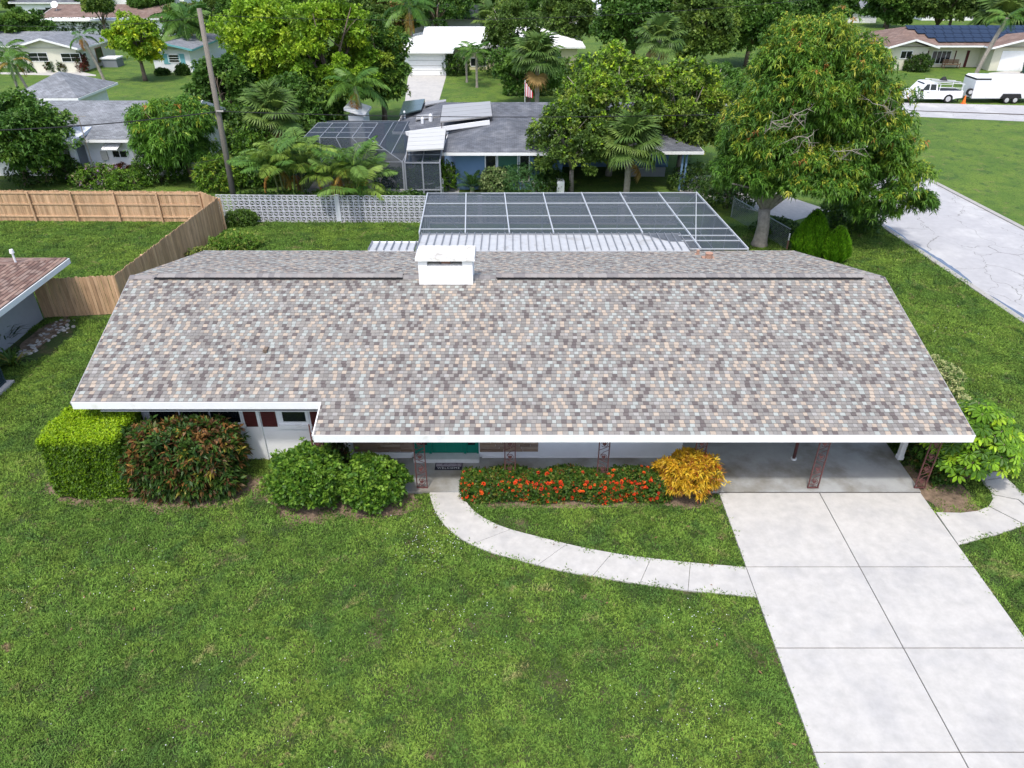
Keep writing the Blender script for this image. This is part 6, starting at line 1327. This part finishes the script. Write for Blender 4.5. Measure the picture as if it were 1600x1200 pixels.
tree((340, -40, 470, 60), 96, 'green tree behind the left yellow green crown', DK, 6, .42, .25, 60, 50, .25, .1, None, 136, .3)
tree((455, -40, 585, 50), 100, 'green tree behind the right yellow green crown', OAK, 6, .42, .25, 60, 50, .25, .1, None, 137, .3)
tree((128, -8, 180, 25), 120, 'small olive tree between the carport house and the two storey house', OAK, 6, .45, .25, 36, 40, .28, .1, None, 138, .2)
tree((1500, 65, 1500, 66), 90, 'x', DK, 3, .3, .2, 3, 2) if False else None
# far wood closing the horizon
src = [TREES[k] for k in TREES if 'back row' in k or 'upper right' in k]
rr = random.Random(77); n_ = 0
for row, Y in enumerate((134, 158, 185)):
    for i in range(22):
        x = -115 + i * 11 + rr.uniform(-3, 3) * 1.0
        if row == 0 and (-100 < x < -60): continue
        s_ = src[rr.randrange(len(src))]; d = dup_tree(s_, (x * (1 + row * .12), Y + rr.uniform(-5, 5), 0), 'one of the dark crowns in the distant wood along the top of the photo', rr.uniform(0, 6.28), rr.uniform(.7, 1.05) * .8, 'distant trees along the top edge')
# hedges and shrubs further back
def hedgebox(label, px0, px1, py, h, dep, pal, seed, name='garden_hedge', L=.2, n=2200):
    a = P(px0, py); b = P(px1, py); rng = np.random.default_rng(seed); p, nn = hedge_pts(rng, a.x, b.x, a.y, a.y + dep, h, n, min(.4, h * .4), .12); V, C = rosettes(rng, p, nn, 5, L, L * .5, .15, 1., pick(rng, pal, len(p)), .25)
    return plant(name, label, 'hedge', ((a.x + b.x) / 2, a.y + dep / 2, 0), V, C)
hedgebox('long green hedge behind the cream house', 60, 175, 60, 2.4, 2.5, DK + [(2, (.07, .15, .03))], 201, L=.3)
hedgebox('low green bank of shrubs below the oaks by the white roof', 790, 905, 150, 2.2, 3, DK + [(1, (.09, .16, .03))], 202, L=.3)
def sb(label, px, py, rx, rz, pal, seed, L=.17, W=.08, n=420, name='garden_shrub', k=6, ry=None, dy=0):
    q = P(px, py); bush(name, label, 'bush', (q.x, q.y + dy, rz * .75), (rx, ry or rx * .8, rz), n, k, L, W, pal, .15, seed)
LG = [(2, (.09, .19, .025)), (2, (.13, .25, .03)), (1, (.05, .12, .02))]
sb('rounded green shrub behind the board fence, right of the white house wall', 245, 292, 1.7, 1.3, MG, 301, dy=1.2, n=700)
sb('bright yellow green shrub with long leaves left of the utility pole', 338, 302, 1.4, 1.2, LG + [(1, (.22, .3, .04))], 302, .3, .07, n=420, dy=.8)
sb('dark clipped shrub beside the door panel of the white house', 108, 290, .8, 1.0, DK, 303, dy=.6)
sb('low weedy plants behind the left part of the board fence', 150, 292, 1.6, .7, LG + [(1, (.3, .3, .2)), (.5, (.25, .15, .4))], 304, dy=.5)
sb('low flowering plants behind the fence near its left end', 60, 290, 2.0, .9, DK, 305, dy=.6)
sb('loose green plants behind the fence in front of the white wall', 200, 294, 1.5, .6, LG, 306, dy=.4)
sb('glossy round shrub in front of the screened porch', 678, 302, 1.5, 1.15, LG, 307, dy=.6, n=650)
sb('low shrub spilling over the block wall near the pool cage', 622, 312, 1.5, .95, LG + [(2, (.04, .1, .02))], 308, dy=.9)
sb('pale silvery green shrub by the blue wall', 775, 303, 1.0, .9, [(2, (.20, .27, .14)), (1, (.12, .2, .08))], 309, dy=.3)
sb('blue green shrub beneath the green blind window', 815, 303, 1.5, 1.0, [(2, (.06, .16, .06)), (1, (.09, .2, .08))], 310, .2, .04, n=600, dy=.4)
sb('dark shrub beside the white planter wall', 862, 303, 1.0, .8, DK, 311, .26, .05, dy=.2)
sb('tall leafy thicket between the pole and the palm clump', 400, 300, 1.5, 2.2, MG + LG, 312, .26, .1, n=800, dy=1.5)
sb('glossy thicket behind the palms, left of the dark cage', 480, 300, 2.0, 2.0, DK + LG[:1], 313, .26, .12, n=800, dy=3.5)
sb('leafy thicket under the round headed cabbage palm', 400, 268, 2.2, 2.4, LG + DK, 314, .28, .12, n=800, dy=2)
sb('broad leaved seagrape shrub right of the cabbage palm', 490, 205, 2.6, 2.6, [(2, (.07, .19, .02)), (2, (.12, .27, .03)), (1, (.03, .08, .015))], 315, .34, .22, n=900, k=5)
sb('dark bushes behind the pool cage near the mango trunk', 1140, 330, 1.8, 1.2, DK, 316, .2, .07, n=600, dy=.6)
sb('dark bushes along the garden edge left of the mango trunk', 1105, 305, 2.2, .9, DK, 317, .2, .07, n=600, dy=1.2)
sb('ground cover mound at the foot of the mango trunk', 1215, 372, 1.3, .5, DK + LG[:1], 318, .14, .06, n=400, dy=.6)
sb('low branch foliage hanging behind the feathery cypresses', 1330, 360, 1.7, 1.0, MG, 319, .26, .06, n=600, dy=.4)
for i, (px, lab) in enumerate(((46, 'left'), (83, 'middle'), (101, 'right'))): sb('small dark shrub against the cream house front, %s of three' % lab, px, 112, .7 if i else 1.1, .8, DK + ([(2, (.1, .04, .03))] if i else []), 320 + i, .26, .14, n=160)
sb('dark shrub at the corner of the turquoise trimmed cottage', 287, 117, .7, .6, DK, 324, .3, .12, n=200)
sb('low shrub at the left corner of the turquoise trimmed cottage', 254, 117, .8, .35, DK, 325, .3, .12, n=160)
sb('dark shrub before the left wing of the solar house', 1432, 111, 1.5, 1.0, DK, 326, .3, .12, n=320)
sb('green shrub beside the white garage door', 712, 117, 1.6, 1.2, DK + LG[:1], 327, .3, .12, n=320)
sb('palm like shrub group in front of the cream garage house wall', 790, 118, 3.2, 2.2, DK, 328, .34, .1, n=500)
sb('red leaved plant at the palm by the cream house corner', 131, 112, .7, 1.1, [(2, (.12, .03, .03)), (1, (.05, .08, .02))], 329, .3, .1, n=160)
# potted plants along the white house wall
for i, (px, c_) in enumerate(((165, (.04, .07, .02)), (190, (.16, .05, .03)), (200, (.18, .07, .04)), (212, (.12, .06, .05)), (222, (.05, .06, .03)))):
    q = P(px, 273); t = T('potted_plant', 'potted plant at the white house wall, number %s from the left' % ('one', 'two', 'three', 'four', 'five')[i], 'potted plant', (q.x, q.y - .3, 0), 'potted plants along the white wall')
    m = MB(); m.tube([(q.x, q.y - .3, 0), (q.x, q.y - .3, .3)], [.14, .2], 10); m.build('pot', FLUE, t); rg = np.random.default_rng(i + 500); u = norm(rg.normal(size=(60, 3))); u[:, 2] = np.abs(u[:, 2]); V, C = rosettes(rg, np.array([q.x, q.y - .3, .35]) + u * [.25, .25, .3 + .1 * (i % 3)], u, 4, .25, .07, .2, .8, np.tile([c_], (60, 1)), .3); o = bpy.data.objects.new('foliage', leaf_mesh('foliage', V, C, off=(q.x, q.y - .3, 0))); link(o, t)

# ================================================================== GRASS tufts on the lawns near the house
def inpoly(x, y, poly):
    c = np.zeros(len(x), bool); n = len(poly); j = n - 1
    for i in range(n):
        xi, yi = poly[i][:2]; xj, yj = poly[j][:2]
        if abs(yj - yi) > 1e-9: c ^= ((yi > y) != (yj > y)) & (x < (xj - xi) * (y - yi) / (yj - yi) + xi)
        j = i
    return c
grng = np.random.default_rng(7); PX = []; 
def scatter(x0, x1, y0, y1, dens, smin, smax):
    n = int((x1 - x0) * (y1 - y0) * dens * 1.9); x = grng.uniform(x0, x1, n); y = grng.uniform(y0, y1, n); keep = np.ones(n, bool)
    keep &= ~inpoly(x, y, [(6.16, 0), (12.30, 0), (12.30, 16.98), (6.16, 16.98)]); keep &= ~inpoly(x, y, WALKPOLY); keep &= ~inpoly(x, y, SPPOLY)
    keep &= ~inpoly(x, y, [(-12.4, 18.6), (-5.15, 18.6), (-5.15, 16.94), (12.32, 16.94), (12.4, 28.7), (-12.4, 28.7)])
    keep &= ~inpoly(x, y, [(-30, 15), (-20.2, 15), (-20.2, 28.7), (-30, 28.7)]); keep &= ~inpoly(x, y, [(-20, 21.9), (-18.5, 21.9), (-18.5, 23.4), (-20, 23.4)])
    ra, rb2 = A0 - nx * .32, A1 - nx * .32; keep &= (x < rb2.x + (y - rb2.y) * (ra.x - rb2.x) / (ra.y - rb2.y))
    for (bx, by, rx, ry_) in BEDS: d = ((x - bx) / rx) ** 2 + ((y - by) / ry_) ** 2; keep &= (d > .92 + grng.normal(0, .28, n)) | (grng.uniform(size=n) < .05)
    d = ((x + 19.2) / 1.0) ** 2 + ((y - 26.5) / 2.0) ** 2; keep &= d > 1
    # worn patches and a clumpy fine structure
    w = np.sin(x * .9 + 1.3) * np.sin(y * 1.3 + .4) + .6 * np.sin(x * 2.3 + y * 1.7); keep &= (w < 1.08) | (grng.uniform(size=n) < .5)
    w2 = np.sin(x * 7.1 + 2 * np.sin(y * 3.3)) * np.sin(y * 8.3 + 2 * np.sin(x * 2.7)) + .7 * np.sin(x * 15 + y * 4) * np.sin(y * 13 - x * 6); keep &= (w2 > -.5) | (grng.uniform(size=n) < .72)
    x, y = x[keep], y[keep]; PX.append(np.stack([x, y, grng.uniform(smin, smax, len(x))], 1))
scatter(-17, 16, 7.2, 13, 46, .75, 1.25); scatter(-20.5, 19, 13, 20, 40, .8, 1.35); scatter(-20.2, -12.4, 20, 28.6, 36, .9, 1.5); scatter(12.4, 22.9, 20, 32, 34, 1., 1.6); scatter(12.4, 22, 32, 40, 28, 1.2, 1.9); scatter(-29.4, -17.2, 29.2, 40.8, 30, 1.1, 1.8); scatter(-15.9, -4.7, 30, 40.6, 30, 1.1, 1.8)
PX = np.concatenate(PX)
nb2 = 26; V = []
a = grng.uniform(0, 6.283, nb2); r_ = .17 * np.sqrt(grng.uniform(0, 1, nb2)); hgt = grng.uniform(.035, .075, nb2); az = grng.uniform(0, 6.283, nb2); ln = grng.uniform(.3, 1.1, nb2)
tv = []; tf = []
for i in range(nb2):
    bx, by = r_[i] * math.cos(a[i]), r_[i] * math.sin(a[i]); w = .0095; dx, dy = math.cos(az[i]), math.sin(az[i]); k = len(tv); h = hgt[i]; l = h * ln[i]
    tv += [(bx - dy * w, by + dx * w, 0), (bx + dy * w, by - dx * w, 0), (bx + dx * l * .4 + dy * w, by + dy * l * .4 - dx * w, h * .7), (bx + dx * l * .4 - dy * w, by + dy * l * .4 + dx * w, h * .7), (bx + dx * l * 1.3, by + dy * l * 1.3, h * .9)]
    tf += [[k, k + 1, k + 2, k + 3], [k + 3, k + 2, k + 4]]
nt = len(tv); me = bpy.data.meshes.new('grass'); me.from_pydata(tv + [(x, y, .0) for x, y, s in PX], [], tf); me.materials.append(BLADE)
at = me.attributes.new('seed_point', 'BOOLEAN', 'POINT'); at.data.foreach_set('value', [False] * nt + [True] * len(PX))
at = me.attributes.new('tuft_scale', 'FLOAT', 'POINT'); at.data.foreach_set('value', np.concatenate([np.ones(nt), PX[:, 2]]).astype(np.float32))
at = me.attributes.new('tuft_turn', 'FLOAT_VECTOR', 'POINT'); rv = np.zeros((nt + len(PX), 3), np.float32); rv[:, 2] = grng.uniform(0, 6.283, len(rv)); at.data.foreach_set('vector', rv.reshape(-1))
grass = bpy.data.objects.new('grass', me); COL.objects.link(grass); grass['kind'] = 'stuff'; grass['label'] = 'short coarse green grass of the lawns round the house'; grass['category'] = 'grass'
ng = bpy.data.node_groups.new('grass_scatter', 'GeometryNodeTree'); ng.interface.new_socket('Geometry', in_out='INPUT', socket_type='NodeSocketGeometry'); ng.interface.new_socket('Geometry', in_out='OUTPUT', socket_type='NodeSocketGeometry')
gi = ng.nodes.new('NodeGroupInput'); go = ng.nodes.new('NodeGroupOutput')
na = ng.nodes.new('GeometryNodeInputNamedAttribute'); na.data_type = 'BOOLEAN'; na.inputs[0].default_value = 'seed_point'
sp2 = ng.nodes.new('GeometryNodeSeparateGeometry'); sp2.domain = 'POINT'; ip2 = ng.nodes.new('GeometryNodeInstanceOnPoints')
ns = ng.nodes.new('GeometryNodeInputNamedAttribute'); ns.data_type = 'FLOAT'; ns.inputs[0].default_value = 'tuft_scale'
nr = ng.nodes.new('GeometryNodeInputNamedAttribute'); nr.data_type = 'FLOAT_VECTOR'; nr.inputs[0].default_value = 'tuft_turn'
L2 = ng.links.new; L2(gi.outputs[0], sp2.inputs[0]); L2(na.outputs[0], sp2.inputs[1]); L2(sp2.outputs[0], ip2.inputs['Points']); L2(sp2.outputs[1], ip2.inputs['Instance']); L2(ns.outputs[0], ip2.inputs['Scale']); L2(nr.outputs[0], ip2.inputs['Rotation']); L2(ip2.outputs[0], go.inputs[0])
md = grass.modifiers.new('grass_scatter', 'NODES'); md.node_group = ng
# tiny white clover heads in loose drifts
cv = MB(); cr2 = random.Random(5)
for cx_, cy_, n_, sp_ in ((-2.2, 14.9, 90, 1.0), (-9.6, 13.6, 40, 1.6), (-1.2, 12.2, 50, 1.5), (3.5, 9.5, 60, 1.6), (4.6, 12.1, 30, .9), (-6, 10.5, 60, 2.5), (-13, 12.5, 50, 2.0), (-1.5, 16.0, 30, .6), (16.5, 20, 40, 2.0), (17, 27, 60, 3.0)):
    for _ in range(n_):
        x = cr2.gauss(cx_, sp_ * .6); y = cr2.gauss(cy_, sp_ * .5)
        if inpoly(np.array([x]), np.array([y]), WALKPOLY)[0] or 6.1 < x < 12.4: continue
        r_ = cr2.uniform(.005, .011); z = cr2.uniform(.05, .09); cv.hexa([(x - r_, y - r_, z), (x + r_, y - r_, z), (x + r_, y + r_, z), (x - r_, y + r_, z)], [(x - r_ * .5, y - r_ * .5, z + r_), (x + r_ * .5, y - r_ * .5, z + r_), (x + r_ * .5, y + r_ * .5, z + r_), (x - r_ * .5, y + r_ * .5, z + r_)])
o = cv.build('clover_flowers', WHITE, kind='stuff'); o['label'] = 'tiny white clover heads scattered in the lawn'
# fallen leaves and small twigs on the drive, path and lawn
lf_ = MB()
for _ in range(80):
    zone = cr2.random(); x, y = (cr2.uniform(-12, 6), cr2.uniform(8, 15.5)) if zone < .5 else ((cr2.uniform(6.3, 12), cr2.uniform(8, 16.5)) if zone < .54 else (cr2.uniform(13, 21), cr2.uniform(20, 36))); z = .07; a = cr2.uniform(0, 6.28); l_, w_ = cr2.uniform(.03, .07), cr2.uniform(.012, .025); dx, dy = math.cos(a), math.sin(a)
    lf_.face([(x - dx * l_, y - dy * l_, z), (x - dy * w_, y + dx * w_, z + .01), (x + dx * l_, y + dy * l_, z + .004), (x + dy * w_, y - dx * w_, z)])
o = lf_.build('leaf_litter', mat('dry_leaf', (.20, .12, .06), .9, .4, 3), kind='stuff'); o['label'] = 'dry brown leaves scattered on lawn and driveway'

for a_, b_, n_ in ((378, 520, 'left'), (530, 664, 'right')):
    q = PY(a_, 320, 42.0); q2 = PY(b_, 320, 42.0); rg = np.random.default_rng(a_); p, nn = hedge_pts(rg, q.x, q2.x, 41.35, 42.1, 1.35, 1700, .35, .14); V, C = rosettes(rg, p, nn, 5, .2, .09, .15, 1., pick(rg, DK + [(1, (.07, .15, .03))], len(p)), .3)
    plant('undergrowth_hedge', 'dark leafy growth pressed behind the %s half of the breeze block wall' % n_, 'hedge', ((q.x + q2.x) / 2, 41.7, 0), V, C)
